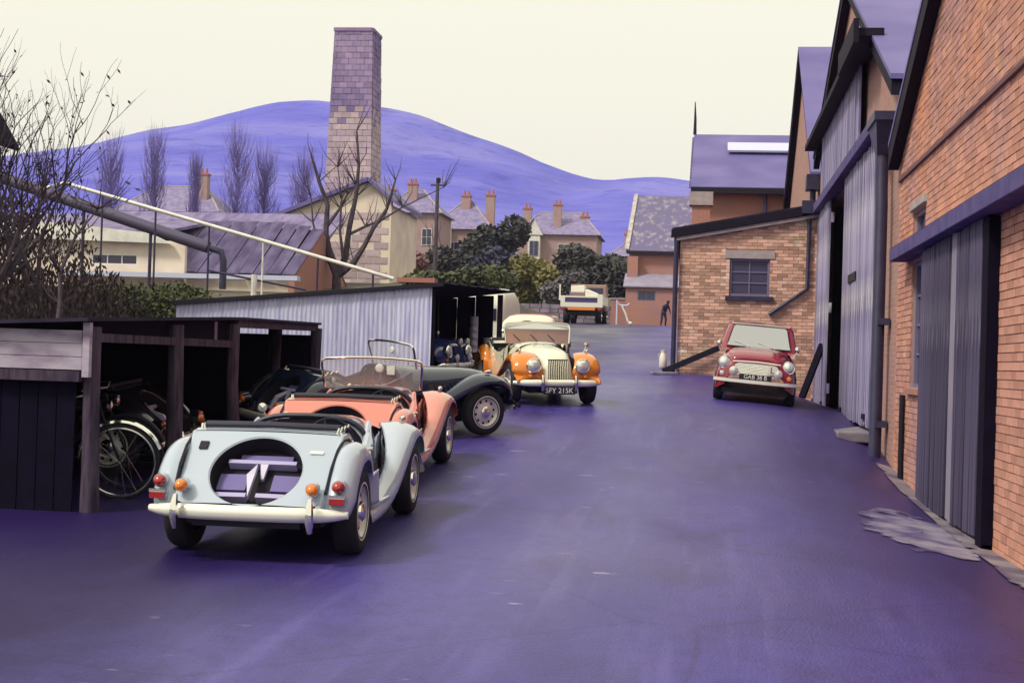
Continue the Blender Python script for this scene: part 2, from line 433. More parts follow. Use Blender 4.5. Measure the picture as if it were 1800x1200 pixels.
# hill: two whale-backed summits far behind the houses
RIDGE = [(-900, 60), (-520, 76), (-420, 88), (-320, 103), (-280, 113), (-256, 116.5), (-236, 121.5), (-213, 126.5), (-196, 128), (-179, 127.3), (-160, 125.8), (-139, 120.8),
         (-117, 112.8), (-94.5, 106), (-75, 98.3), (-62, 93.5), (-50, 91), (-37, 92.5), (-24, 93.6), (-10, 91.6), (20, 86), (80, 74), (160, 66), (300, 60), (700, 50), (900, 40)]
def hill_z(x, y):
    rz = sum(interp(x + k * 5, RIDGE) for k in (-1, 0, 1)) / 3
    t = (y - 250) / 450.0
    s = max(0.0, t) ** 1.5 if y <= 700 else 1 - .35 * smooth01((y - 700) / 500)
    base = interp(y, PROF) * (1 - s) if y <= 700 else 0
    n = mnoise.fractal(Vector((x * .012, y * .007, 3.1)), 1.0, 2.0, 4) * 12 * s * (1 - .85 * smooth01((y - 560) / 140))
    return max(base - 3 + rz * s + n, base - 3)
hx = frange(-900, -360, 30) + frange(-350, 60, 5) + frange(80, 900, 30)
hy = frange(250, 720, 10) + frange(760, 1250, 60)
m_hill = mat('moorland', (.085, .085, .50), .95, var=(.16, .15, .53), scale=.02, var2=(.055, .055, .40), scale2=.11, bump=1.0, bscale=.06, bdist=6.0, contrast=(.42, .62), detail=9.0, stretch=(.6, .6, 1.6))  # part of the distance haze is put into this blue
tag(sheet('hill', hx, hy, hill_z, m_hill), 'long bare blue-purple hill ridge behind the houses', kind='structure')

# concrete apron along the right-hand workshops
def yard_z(x, y):
    """height of the tarmac sheet itself between its grid points"""
    i = max(0, min(len(YARD_X) - 2, sum(1 for a in YARD_X if a <= x) - 1)); j = max(0, min(len(YARD_Y) - 2, sum(1 for a in YARD_Y if a <= y) - 1))
    u = (x - YARD_X[i]) / (YARD_X[i + 1] - YARD_X[i]); v = (y - YARD_Y[j]) / (YARD_Y[j + 1] - YARD_Y[j])
    z = lambda a, b: ground_z(YARD_X[a], YARD_Y[b])
    return lerp(lerp(z(i, j), z(i + 1, j), u), lerp(z(i, j + 1), z(i + 1, j + 1), u), v)

def patch(name, pts, m, lift, label, edge=lambda s, x, y: s):
    """a thin worn patch lying on the tarmac, following its slope"""
    mb = MB(); cx = sum(p[0] for p in pts) / len(pts); cy = sum(p[1] for p in pts) / len(pts)
    n = len(pts); rings = []
    for s in [.02 + .98 * i / 12 for i in range(13)]:
        rings.append([(cx + (x - cx) * s, cy + (y - cy) * s, yard_z(cx + (x - cx) * s, cy + (y - cy) * s) + lift) for x, y in pts])
    mb.grid(rings, close_u=True)
    o = mb.build(name, m, smooth=True, angle=80)
    a = o.data.attributes.new('edge', 'FLOAT', 'POINT')
    for i, k in enumerate([k for k in range(13) for _ in range(n)]): a.data[i].value = edge(k / 12, *o.data.vertices[i].co[:2])
    return tag(o, label, kind='structure')
def blob(cx, cy, rx, ry, n=28, seed=0, rough=.22, rot=0):
    r = random.Random(seed); out = []
    for i in range(n):
        a = 2 * pi * i / n; k = 1 + rough * 1.6 * mnoise.fractal(Vector((cos(a) * 2.2 + seed, sin(a) * 2.2, seed)), .8, 2.0, 5)
        x, y = cos(a) * rx * k, sin(a) * ry * k
        out.append((cx + x * cos(rot) - y * sin(rot), cy + x * sin(rot) + y * cos(rot)))
    return out
patch('concrete_patch', blob(1.98, 13.7, .55, 1.6, n=90, seed=3, rough=.12), m_concp, .009, 'pale worn concrete patch in front of the sliding door')
patch('concrete_apron', [(2.49, 8.0 + .5 * i) for i in range(25)] + [(2.27 + .03 * mnoise.noise(Vector((i * .9, 3.3, 1))) - .05 * (i > 17), 20.0 - .5 * i) for i in range(25)], m_concw, .013, 'narrow concrete strip along the foot of the brick wall', lambda s, x, y: .25 + max(0, (2.44 - x) / .2) * .6)
# ------------------------------------------------------------------ walls, roofs, doors
def wall_strips(mb, to3, u_cuts, top, bottom, holes, depth):
    """a wall in (u, v) with rectangular holes; to3(u, v, d) gives the 3-D point at depth d"""
    us = sorted(set([round(u, 4) for u in u_cuts] + [round(h[0], 4) for h in holes] + [round(h[1], 4) for h in holes]))
    us = [u for u in us if u_cuts[0] <= u <= u_cuts[-1]]
    for a, b in zip(us, us[1:]):
        mid = (a + b) / 2
        spans = []; z = None
        hs = sorted([h for h in holes if h[0] < mid < h[1]], key=lambda h: h[2])
        lo = None
        for h in hs:
            spans.append((lo, h[2])); lo = h[3]
        spans.append((lo, None))
        for l, t in spans:
            la, lb = (bottom(a), bottom(b)) if l is None else (l, l)
            ta, tb = (top(a), top(b)) if t is None else (t, t)
            q = [to3(a, la, 0), to3(b, lb, 0), to3(b, tb, 0), to3(a, ta, 0)]
            vec = Vector(to3(a, la, depth)) - Vector(to3(a, la, 0))
            mb.prism(q, vec)
    return mb

def brick_field(parent, m, to3, u0, u1, v0, v1, top, holes, n_parts, key, axis, proud=.012, bl=.215, bh=.065, j=.010, seed=1, bottom=None):
    """running-bond bricks; the n_parts first by key become parts, the rest one joined part"""
    r = random.Random(seed); spots = []
    v = v0; row = 0
    while v < v1:
        u = u0 - (bl + j) * (.5 if row % 2 else 0)
        while u < u1:
            a, b = max(u, u0), min(u + bl, u1)
            if b - a > .04:
                full = (a == u and b == u + bl)
                ok = v + bh < min(top(a), top(b)) - .02 and (bottom is None or v + bh > bottom((a + b) / 2))
                if ok:
                    segs = [(a, b)]
                    for h in holes:
                        if h[2] < v + bh and h[3] > v:
                            ns = []
                            for p, q in segs:
                                if q <= h[0] or p >= h[1]: ns.append((p, q)); continue
                                if p < h[0]: ns.append((p, h[0]))
                                if q > h[1]: ns.append((h[1], q))
                            segs = ns
                    for p, q in segs:
                        if q - p > .04: spots.append((p, q, v, abs(q - p - bl) < .002))
            u += bl + j
        v += bh + j; row += 1
    spots.sort(key=lambda s: (not s[3], key(s)))
    base = None; rest = MB(); k = 0
    def brick_box(a, b, lo, hi, pr):
        q = [to3(a, lo, -pr), to3(b, lo, -pr), to3(b, hi, -pr), to3(a, hi, -pr)]
        return q, Vector(to3(a, lo, .004)) - Vector(to3(a, lo, -pr))
    for p, q, v, full in spots:
        if full and k < n_parts:
            c = Vector(to3((p + q) / 2, v + bh / 2, 0))
            if base is None:
                pts, vec = brick_box(-bl / 2, bl / 2, -bh / 2, bh / 2, proud)
                o3 = Vector(to3(0, 0, 0)); pts = [Vector(x) - o3 for x in pts]
                base = MB().prism(pts, vec).build('brick', m, parent, loc=tuple(c))
            else:
                nrm = (Vector(to3(0, 0, -1)) - Vector(to3(0, 0, 0)))
                copy_obj(base, parent, tuple(c + nrm * r.uniform(-.003, .004)))
            k += 1
        else:
            pts, vec = brick_box(p, q, v, v + bh, proud + r.uniform(-.003, .004)); rest.prism(pts, vec)
    if rest.v: tag(rest.build('brickwork', m, parent), kind='stuff')

def roof_slab(parent, pts, thick, m, name='roof'):
    """pts: four corners of the upper surface"""
    return MB().prism(pts, (0, 0, -thick)).build(name, m, parent)

def planks(parent, name, m, plane_x, y0, y1, z0, z1, width, seed, thick=.035, ragged=.02, mats=None):
    r = random.Random(seed); y = y0; n = max(1, int(round((y1 - y0) / width))); wdt = (y1 - y0) / n
    for i in range(n):
        a, b = y0 + i * wdt + .004, y0 + (i + 1) * wdt - .004
        dx = r.uniform(-.006, .006)
        pb = MB().box(-thick, 0, -(b - a) / 2, (b - a) / 2, 0, z1 - z0 - r.uniform(0, ragged))
        mm = mats(i, n) if mats else m
        pb.build(name, mm, parent, loc=(plane_x + dx, (a + b) / 2, z0 + r.uniform(0, ragged)))

def window_unit(parent, x0, x1, z0, z1, y, nx, nz, frame_m, glass_m, depth=.08, axis='y', name='window'):
    """a window facing -Y (axis 'y') or -X (axis 'x'); frame with glazing bars, one pane per light"""
    def P(u, v, d): return (u, y + d, v) if axis == 'y' else (y + d, u, v)
    fr = MB(); t = .05
    def rect(a, b, c, d, d0, d1):
        q = [P(a, c, d0), P(b, c, d0), P(b, d, d0), P(a, d, d0)]; fr.prism(q, Vector(P(a, c, d1)) - Vector(P(a, c, d0)))
    rect(x0, x0 + t, z0, z1, depth - .04, depth + .03); rect(x1 - t, x1, z0, z1, depth - .04, depth + .03)
    rect(x0 + t, x1 - t, z0, z0 + t, depth - .04, depth + .03); rect(x0 + t, x1 - t, z1 - t, z1, depth - .04, depth + .03)
    xs = [lerp(x0 + t, x1 - t, i / nx) for i in range(nx + 1)]; zs = [lerp(z0 + t, z1 - t, i / nz) for i in range(nz + 1)]
    for x in xs[1:-1]: rect(x - .014, x + .014, z0 + t, z1 - t, depth - .025, depth + .02)
    for z in zs[1:-1]:
        for a, b in zip(xs, xs[1:]): rect(a + (.014 if a != xs[0] else 0), b - (.014 if b != xs[-1] else 0), z - .014, z + .014, depth - .024, depth + .018)
    wf = fr.build(name, frame_m, parent)
    for i in range(nx):
        for k in range(nz):
            g = MB(); q = [P(xs[i] + .002, zs[k] + .002, depth + .0), P(xs[i + 1] - .002, zs[k] + .002, depth), P(xs[i + 1] - .002, zs[k + 1] - .002, depth), P(xs[i] + .002, zs[k + 1] - .002, depth)]
            g.prism(q, Vector(P(0, 0, .008)) - Vector(P(0, 0, 0))); g.build('pane', glass_m, wf)
    return wf

WX = 2.5                                    # the plane of the right-hand workshop fronts
def toX(u, v, d): return (WX + d, u, v)     # u along Y, v up, d into the building

def gable_fn(pts):
    return lambda y: interp(y, pts)

# ---------- near brick workshop on the right
r1 = thing('brick_workshop', 'near orange brick workshop with dark bargeboard and grey sliding doors at right', 'building', (0, 0, 0))
r1_top = gable_fn([(5.4, 4.72), (12.7, 7.93), (20.0, 4.72)])
r1_holes = [(17.62, 18.62, 1.58, 3.10), (17.6, 18.66, 3.36, 3.72)]
r1_door = (13.15, 17.1, .3, 3.12)
mb = MB(); wall_strips(mb, toX, [5.4, 12.7, 20.0], r1_top, lambda y: -.6, r1_holes, .22)
mb.build('wall', m_mortar, r1)
mb = MB(); mb.box(WX + .22, 9, 19.75, 19.97, -.5, 4.6); mb.box(WX + .22, 9, 5.4, 5.62, -.6, 4.6); mb.box(8.8, 9, 5.62, 19.75, -.6, 4.6)
mb.build('side_wall', m_redwall, r1)
MB().box(WX + .6, WX + .64, 16, 19.7, -.4, 4.0).build('blackout_sheet', m_dark, r1)  # dark sheet added close behind the openings to blacken the inside
brick_field(r1, m_brick, toX, 9.3, 19.98, .0, 7.95, r1_top, r1_holes + [(13.12, 17.12, .3, 3.1)], 300,
            lambda s: abs(s[0] - 12.4) + .12 * abs(s[2] - 1.6), 'x', bottom=lambda y: ground_z(2.5, y) - .05)
roof_slab(r1, [(2.33, 12.72, 8.06), (9.1, 12.72, 8.06), (9.1, 20.1, 4.80), (2.33, 20.1, 4.80)], .07, m_roof)
roof_slab(r1, [(2.33, 12.69, 8.06), (2.33, 5.3, 4.80), (9.1, 5.3, 4.80), (9.1, 12.69, 8.06)], .07, m_roof)
for s in (0, 1):
    a, b = ((20.12, 4.66), (12.72, 7.93)) if s == 0 else ((5.28, 4.66), (12.68, 7.93))
    MB().prism([(2.34, a[0], a[1] - .22), (2.34, b[0], b[1] - .22), (2.34, b[0], b[1] + .05), (2.34, a[0], a[1] + .05)], (.14, 0, 0)).build('bargeboard', m_bargeboard, r1)
MB().box(WX - .045, WX + .0, 9.3, 19.97, 4.255, 4.30).build('string_course', mat('brick_soot', (.15, .07, .08), .9), r1)
# sliding doors with their track beam
MB().box(WX - .24, WX - .013, 11.0, 19.05, 3.14, 3.30).build('door_track_beam', m_beam, r1, bevel=.01)
MB().prism([(WX - .24, 11.0, 3.302), (WX - .013, 11.0, 3.302), (WX - .013, 11.0, 3.40)], (0, 8.05, 0)).build('track_flashing', mat('lead_flashing', (.36, .28, .30), .7), r1)
for nm, a, b, sd in (('sliding_door', 13.42, 15.02, 11), ('sliding_door', 15.16, 17.08, 12)):
    dr = MB(); z0 = .32
    dr.box(WX - .075, WX - .02, a, b, z0 + .25, z0 + .45); dr.box(WX - .075, WX - .02, a, b, z0 + 1.3, z0 + 1.48); dr.box(WX - .075, WX - .02, a, b, 2.85, 3.02)
    d = dr.build(nm, m_wood_d, r1)
    planks(d, 'plank', m_wood_d, WX - .08, a, b, z0, 3.13, .16, sd, mats=(lambda i, n: m_wood_l if i in (8, 9) else m_wood_d) if sd == 11 else None)
MB().box(WX - .11, WX - .013, 13.13, 13.40, .26, 3.13).build('door_post', m_tar, r1)
MB().box(WX - .06, WX - .013, 15.0, 15.18, .3, 3.13).build('door_gap_strip', m_tar, r1)  # black strip added to stand for the dark gap between the two doors
MB().box(WX - .10, WX - .013, 13.13, 17.12, .20, .30).build('door_sill', m_conc, r1)
window_unit(r1, 17.62, 18.62, 1.58, 3.10, WX, 2, 4, m_sash, m_glass, axis='x')
window_unit(r1, 17.6, 18.66, 3.36, 3.72, WX, 2, 1, m_sash, m_glass, axis='x')
MB().box(WX - .05, WX + .02, 17.5, 18.76, 3.74, 3.83).build('window_lintel', m_stone, r1)
MB().box(WX - .06, WX + .06, 17.55, 18.7, 1.50, 1.575).build('window_sill', m_redwall, r1)
MB().tube([(WX - .05, 18.9, 1.48), (WX - .05, 18.9, .40)], .035, 8).build('waste_pipe', m_black, r1, smooth=True)
# rainwater hopper and downpipe in the valley between the workshops
dp = thing('downpipe', 'dark iron downpipe with square hopper between the two right-hand workshops', 'downpipe', (WX - .16, 20.75, .45))
MB().tube([(0, .1, 4.35), (0, .08, 3.9), (0, 0, 3.6), (0, 0, .15), (-.06, 0, .04)], .085, 12).build('pipe', m_iron, dp, smooth=True)
MB().prism([(-.16, -.30, 4.72), (.14, -.30, 4.72), (.14, .75, 4.72), (-.16, .75, 4.72)], (0, 0, .12)).build('hopper_rim', m_iron, dp)
hp = MB(); hp.add([(-.13, -.25, 4.719), (.13, -.25, 4.719), (.13, .70, 4.719), (-.13, .70, 4.719), (-.08, .0, 4.3), (.08, .0, 4.3), (.08, .2, 4.3), (-.08, .2, 4.3)],
                  [(0, 3, 2, 1), (4, 5, 6, 7), (0, 1, 5, 4), (1, 2, 6, 5), (2, 3, 7, 6), (3, 0, 4, 7)])
hp.build('hopper', m_iron, dp)
for z in (.55, 1.95): MB().box(-.02, .145, -.14, .14, z, z + .09).build('bracket', m_iron, dp)
MB().bar((0, .75, 4.86), (0, 1.6, 4.92), .05, .06).build('overflow_arm', m_black, dp)

# ---------- tall workshop with the open plank doors
r2 = thing('tall_workshop', 'tall gabled workshop with weathered open plank doors beyond the downpipe', 'building')
r2_top = gable_fn([(20.02, 5.64), (27.66, 8.89), (34.4, 6.60)])
r2_holes = [(21.75, 33.2, .9, 5.16)]
mb = MB(); wall_strips(mb, toX, [20.02, 27.66, 34.4], r2_top, lambda y: -.4, r2_holes, .24)
mb.build('wall', m_pinkwall, r2)
mb = MB(); mb.box(WX + .242, 10, 20.02, 20.24, 0, 5.5); mb.box(WX + .242, 10, 34.16, 34.38, 0, 6.4); mb.box(9.8, 10, 20.24, 34.16, 0, 6.2)
mb.build('side_wall', m_pinkwall, r2)
mb = MB(); mb.box(WX + .26, 9.7, 33.9, 34.1, .9, 6.3); mb.box(WX + .26, 9.7, 20.3, 20.5, .9, 5.4); mb.box(5.2, 5.3, 20.6, 33.8, .9, 7.5); mb.build('blackout_lining', m_dark, r2)  # near-black walls added so the inside stays dark behind the door gap
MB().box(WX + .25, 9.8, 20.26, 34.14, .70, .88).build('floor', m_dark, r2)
roof_slab(r2, [(2.32, 19.95, 5.70), (10.1, 19.95, 5.70), (10.1, 27.65, 8.98), (2.32, 27.65, 8.98)], .07, m_roof)
roof_slab(r2, [(2.32, 27.67, 8.98), (10.1, 27.67, 8.98), (10.1, 34.5, 6.66), (2.32, 34.5, 6.66)], .07, m_roof)
for a, b in (((20.0, 5.58), (27.66, 8.88)), ((34.5, 6.52), (27.68, 8.88))):
    MB().prism([(2.34, a[0], a[1] - .16), (2.34, b[0], b[1] - .16), (2.34, b[0], b[1] + .03), (2.34, a[0], a[1] + .03)], (.13, 0, 0)).build('bargeboard', m_bargeboard, r2)
MB().box(WX - .26, WX - .003, 21.4, 34.3, 5.17, 5.36).build('door_track_beam', m_beam, r2, bevel=.01)
MB().box(WX - .38, WX - .003, 22.4, 34.3, 6.74, 6.86).build('upper_track_beam', m_bargeboard, r2)
MB().box(WX - .46, WX - .38, 22.3, 24.9, 6.62, 6.98).build('track_cover', m_bargeboard, r2)
ub = MB().box(WX - .10, WX - .003, 24.5, 32.3, 5.38, 5.5).build('loft_door', m_wood, r2)
planks(ub, 'plank', m_wood, WX - .1, 24.5, 32.3, 5.38, 6.73, .2, 21)
for a, b, sd in ((21.9, 26.6, 22), (29.9, 33.4, 23)):
    dr = MB(); dr.box(WX - .10, WX - .04, a, b, 1.3, 1.5); dr.box(WX - .10, WX - .04, a, b, 2.9, 3.1); dr.box(WX - .10, WX - .04, a, b, 4.7, 4.9)
    d = dr.build('plank_door', m_wood, r2)
    planks(d, 'plank', m_wood, WX - .105, a, b, .93, 5.15, .2, sd, ragged=.05)
    for y in (a + .4, b - .5):
        MB().box(WX - .17, WX - .141, y, y + .28, 1.05, 1.13).build('iron_strap', m_black, d)
MB().box(WX - .16, WX - .141, 24.2, 25.4, 3.22, 3.36).build('door_bracket', m_black, r2)
MB().box(WX - .06, WX - .003, 21.45, 21.85, .9, 5.16).build('door_post', m_tar, r2)
# level landing that stands clear of the falling ground at its near end
ld = MB()
ld.prism([(1.90, 21.5, .74), (2.49, 21.5, .74), (2.49, 30.5, .74), (2.15, 30.5, .74), (1.95, 26, .74)], (0, 0, .15))
land = tag(ld.build('landing_slab', m_conc, bevel=.02), 'level concrete landing slab under the open plank doors', 'landing')
sp = MB(); sp.box(1.98, 2.45, 21.9, 22.2, .2, .738); sp.box(2.0, 2.45, 24, 24.3, .2, .738)
sp.build('support_pier', m_redwall, land)

# ---------- third gable
r3 = thing('far_gabled_workshop', 'third gabled workshop with mauve slate roof beyond the plank doors', 'building')
r3_top = gable_fn([(34.9, 6.30), (41.4, 10.55), (47.3, 6.9)])
mb = MB(); wall_strips(mb, toX, [34.9, 41.4, 47.3], r3_top, lambda y: .2, [], .24); mb.build('wall', m_pinkwall, r3)
mb = MB(); mb.box(WX + .242, 11, 34.9, 35.1, .5, 6.2); mb.box(WX + .242, 11, 47.1, 47.3, .5, 6.8); mb.build('side_wall', m_pinkwall, r3)
roof_slab(r3, [(2.3, 34.8, 6.34), (11.1, 34.8, 6.34), (11.1, 41.39, 10.66), (2.3, 41.39, 10.66)], .07, m_roof)
roof_slab(r3, [(2.3, 41.41, 10.66), (11.1, 41.41, 10.66), (11.1, 47.4, 6.95), (2.3, 47.4, 6.95)], .07, m_roof)
for a, b in (((34.8, 6.2), (41.4, 10.55)), ((47.4, 6.8), (41.42, 10.55))):
    MB().prism([(2.32, a[0], a[1] - .18), (2.32, b[0], b[1] - .18), (2.32, b[0], b[1] + .03), (2.32, a[0], a[1] + .03)], (.12, 0, 0)).build('bargeboard', m_bargeboard, r3)
MB().box(2.2, 2.49, 34.5, 35.0, 5.9, 6.25).build('rainwater_hopper', m_iron, r3)
MB().tube([(2.36, 34.75, 5.9), (2.36, 34.75, 1.1)], .07, 10).build('downpipe', m_iron, r3, smooth=True)

# ---------- lean-to behind the small car
r4 = thing('brick_lean_to', 'patchy pink brick lean-to with one window behind the small red car', 'building')
LY = 33.0
def toY(u, v, d): return (u, LY + d, v)
r4_top = lambda x: lerp(4.70, 5.27, (x + .62) / 3.04)
r4_hole = [(.48, 1.36, 3.34, 4.16)]
mb = MB(); wall_strips(mb, toY, [-.62, 2.42], r4_top, lambda x: .5, r4_hole, .22); mb.build('wall', m_mortar, r4)
MB().prism([(-.62, 33.222, .8), (-.62, 44, .8), (-.62, 44, 4.68), (-.62, 33.222, 4.68)], (.2, 0, 0)).build('side_wall', m_redwall, r4)
brick_field(r4, m_brick_p, toY, -.61, 2.40, 1.0, 5.3, r4_top, r4_hole + [(.38, 1.46, 4.16, 4.33)], 300,
            lambda s: abs(s[0] - .6) + .8 * abs(s[2] - 3.4), 'y', bottom=lambda x: ground_z(x, 33) - .05, seed=5)
roof_slab(r4, [(-.80, 32.86, 4.80), (2.42, 32.86, 5.41), (2.42, 44, 5.41), (-.80, 44, 4.80)], .06, m_felt)
MB().prism([(-.82, 32.82, 4.58), (2.42, 32.82, 5.19), (2.42, 32.82, 5.37), (-.82, 32.82, 4.76)], (0, .035, 0)).build('bargeboard', m_bargeboard, r4)
MB().prism([(-.70, 32.857, 4.52), (2.40, 32.857, 5.10), (2.40, 32.857, 5.17), (-.70, 32.857, 4.59)], (0, .12, 0)).build('verge_mortar', m_stone, r4)
window_unit(r4, .48, 1.36, 3.34, 4.16, LY, 2, 3, m_sash, mat('dusty_glass', (.055, .045, .11), .35), axis='y', depth=.07)
MB().box(.38, 1.46, LY - .03, LY + .1, 4.165, 4.33).build('window_lintel', m_stone, r4)
MB().box(.40, 1.44, LY - .08, LY + .05, 3.24, 3.335).build('window_sill', m_iron, r4)
MB().tube([(-.70, LY - .08, 4.62), (-.70, LY - .08, 1.62)], .055, 10).build('downpipe', m_iron, r4, smooth=True)
MB().tube([(2.18, LY - .08, 5.10), (2.17, LY - .08, 3.52), (1.36, LY - .08, 2.94)], .045, 10).build('waste_pipe', m_iron, r4, smooth=True)
MB().box(2.0, 2.41, 32.70, 32.81, 5.16, 5.44).build('rainwater_hopper', m_iron, r4)

# ---------- higher slate-roofed building behind the lean-to
r5 = thing('slate_roofed_building', 'brick building with plain mauve slate roof and finial behind the lean-to', 'building')
mb = MB(); mb.prism([(-.42, 47.5, 1.8), (-.42, 56.5, 1.8), (-.42, 56.5, 7.4), (-.42, 52, 9.7), (-.42, 47.5, 7.4)], (10, 0, 0)); mb.build('wall', m_redwall, r5)
roof_slab(r5, [(-.60, 47.2, 7.46), (10, 47.2, 7.46), (10, 51.99, 9.86), (-.60, 51.99, 9.86)], .08, m_roof)
roof_slab(r5, [(-.60, 52.01, 9.86), (10, 52.01, 9.86), (10, 56.8, 7.46), (-.60, 56.8, 7.46)], .08, m_roof)
MB().box(-.6, 10, 47.05, 47.19, 7.24, 7.42).build('gutter', m_black, r5)
MB().tube([(1.75, 47.3, 7.3), (1.75, 47.3, 5.2)], .06, 8).build('downpipe', m_iron, r5, smooth=True)
MB().prism([(.55, 50.0, 8.97), (4.2, 50.0, 8.97), (4.2, 50.75, 9.345), (.55, 50.75, 9.345)], (0, -.03, .06)).build('skylight', mat('skylight_glass', (.55, .55, .75), .25), r5)
MB().tube([(-.58, 52, 9.85), (-.58, 52, 10.4), (-.60, 52, 11.0)], [.06, .045, .015], 8).build('finial', m_black, r5, smooth=True)
mb = MB(); 
for i in range(12): mb.box(-.66, -.60, lerp(47.3, 51.6, i / 11), lerp(47.3, 51.6, i / 11) + .16, lerp(7.42, 9.58, i / 11), lerp(7.42, 9.58, i / 11) + .12)
mb.build('verge_tile', m_roof2, r5)

# ---------- farther old building with the mossy roof
r6 = thing('mossy_roofed_building', 'old brick building with mossy slate roof and low outshot at the top of the yard', 'building')
MB().prism([(-4.95, 93.6, 3.9), (-4.95, 101, 3.9), (-4.95, 101, 9.3), (-4.95, 97.3, 12.6), (-4.95, 93.6, 9.0)], (9, 0, 0)).build('wall', m_redwall, r6)
roof_slab(r6, [(-5.15, 93.3, 8.95), (4.3, 93.3, 8.95), (4.3, 97.28, 12.85), (-4.85, 97.28, 12.85)], .1, m_moss)
roof_slab(r6, [(-4.85, 97.3, 12.85), (4.3, 97.3, 12.85), (4.3, 101.3, 9.0), (-5.15, 101.3, 9.0)], .1, m_moss)
MB().prism([(-5.22, 93.25, 8.99), (-4.95, 93.25, 8.99), (-4.66, 97.28, 12.91), (-4.92, 97.28, 12.91)], (0, 0, .06)).build('verge_mortar', mat('lichen_white', (.55, .50, .46), .9, var=(.3, .27, .3), scale=3), r6)
MB().box(-5.1, 4.3, 93.15, 93.29, 8.72, 8.9).build('gutter', m_black, r6)
mb = MB(); wall_strips(mb, lambda u, v, d: (u, 91.8 + d, v), [-5.0, 2.0], lambda x: 6.55, lambda x: 3.7, [(-4.25, -3.15, 5.72, 6.34)], .2)
mb.box(-5.0, -4.8, 92.0, 93.6, 3.7, 6.6); mb.build('outshot_wall', m_redwall, r6)
roof_slab(r6, [(-5.15, 91.6, 6.62), (2.1, 91.6, 6.62), (2.1, 93.58, 7.5), (-5.15, 93.58, 7.5)], .08, mat('pale_slate', (.30, .27, .36), .6, var=(.24, .21, .30), scale=2), 'outshot_roof')
window_unit(r6, -4.25, -3.15, 5.72, 6.34, 91.8, 2, 1, m_sash, m_glass, depth=.06)
MB().box(-5.0, -4.35, 93.0, 93.58, 7.2, 8.55).build('chimney_stub', m_redwall, r6)
cs = MB().box(-.52, .02, 44.3, 44.8, 4.6, 6.55).build('chimney_stub', m_redwall, r4)
MB().box(-.60, .10, 44.22, 44.88, 6.55, 6.95).build('cap', m_stone, cs)

# ---------- tall chimney stack and boiler house on the left
ch = thing('chimney_stack', 'tall square tapering pale brick chimney stack in front of the hill', 'chimney', (-14.95, 61.0, 3.9))
def chim_half(z): return lerp(1.10, .82, z / 11.4)
core = MB(); core.grid([[(sx * (chim_half(z) - .03), sy * (chim_half(z) - .03), z) for sx, sy in ((-1, -1), (1, -1), (1, 1), (-1, 1))] for z in (-.6, 11.4)], close_u=True)
core.build('core', mat('chimney_mortar', (.60, .50, .54), .9, var=(.38, .30, .44), scale=.6), ch)
m_block = mat('chimney_block', (.54, .43, .44), .9, var=(.36, .27, .38), scale=1.1, rand=.16, bump=.2, island=True)
m_block_d = mat('chimney_block_sooty', (.34, .25, .42), .9, var=(.20, .15, .33), scale=.8, rand=.18, bump=.2, island=True)
rr = random.Random(4); side = MB(); side_d = MB(); z = 0.0; row = 0; n_front = 0
while z < 11.3:
    h = .25; hw = chim_half(z + h / 2); xs = [-hw]; nb = 5; wd = 2 * hw / nb
    cuts = [-hw + wd * (i + (.5 if row % 2 else 0)) for i in range(0, nb + 1)]
    cuts = [-hw] + [c for c in cuts if -hw + .08 < c < hw - .08] + [hw]
    for a, b in zip(cuts, cuts[1:]):
        soot = (z + rr.uniform(-.5, .5)) > 7.7
        dy = rr.uniform(-.008, .012)
        if soot or n_front >= 300: (side_d if soot else side).box(a + .006, b - .006, -hw - dy, -hw + .1, z + .014, min(z + h - .014, 11.4))
        else: MB().box(a + .006, b - .006, -hw - dy, -hw + .1, z + .014, z + h - .014).build('block', m_block, ch); n_front += 1
        for s in (1, -1):
            x0, x1 = (hw - .1, hw + .004 + dy) if s > 0 else (-hw - .004 - dy, -hw + .1)
            (side_d if soot else side).box(x0, x1, a + .11 if a == -hw else a + .012, b - .012, z + .012, min(z + h - .012, 11.4))
    z += h; row += 1
tag(side.build('side_blockwork', m_block, ch), kind='stuff'); tag(side_d.build('sooty_side_blockwork', m_block_d, ch), kind='stuff')
MB().prism([(-.84, -.86, 11.40), (.76, -.86, 11.40), (.86, -.74, 11.40), (.86, .84, 11.40), (-.84, .84, 11.40)], (0, 0, .14)).build('cap', m_block_d, ch)

bh = thing('boiler_house', 'cream boiler house with lopsided gable roof at the foot of the chimney stack', 'building')
mb = MB(); wall_strips(mb, lambda u, v, d: (u, 58.6 + d, v), [-19.4, -13.7, -12.75], gable_fn([(-19.4, 6.55), (-13.7, 8.8), (-12.75, 8.1)]), lambda x: 3.2, [], .25)
mb.build('wall', m_cream, bh)
MB().box(-12.95, -12.75, 58.852, 64, 3.2, 7.9).build('side_wall', m_cream, bh)
roof_slab(bh, [(-19.8, 58.3, 6.52), (-13.72, 58.3, 8.98), (-13.72, 64, 8.98), (-19.8, 64, 6.52)], .16, m_roof)
roof_slab(bh, [(-13.70, 58.3, 8.98), (-12.5, 58.3, 8.05), (-12.5, 64, 8.05), (-13.70, 64, 8.98)], .16, m_roof)
# pale block quoins showing on the gable wall
rr = random.Random(9)
for i in range(11):
    for k in range(5):
        if rr.random() < .8:
            x0 = -15.9 + k * .62 + (.31 if i % 2 else 0); z0 = 4.3 + i * .30
            if z0 + .27 < 6.55 + (x0 + 19.4) * .39 - .3 and x0 + .56 < -12.8:
                MB().box(0, .57, -.022, .03, 0, .265).build('block', m_block, bh, loc=(x0, 58.6, z0))

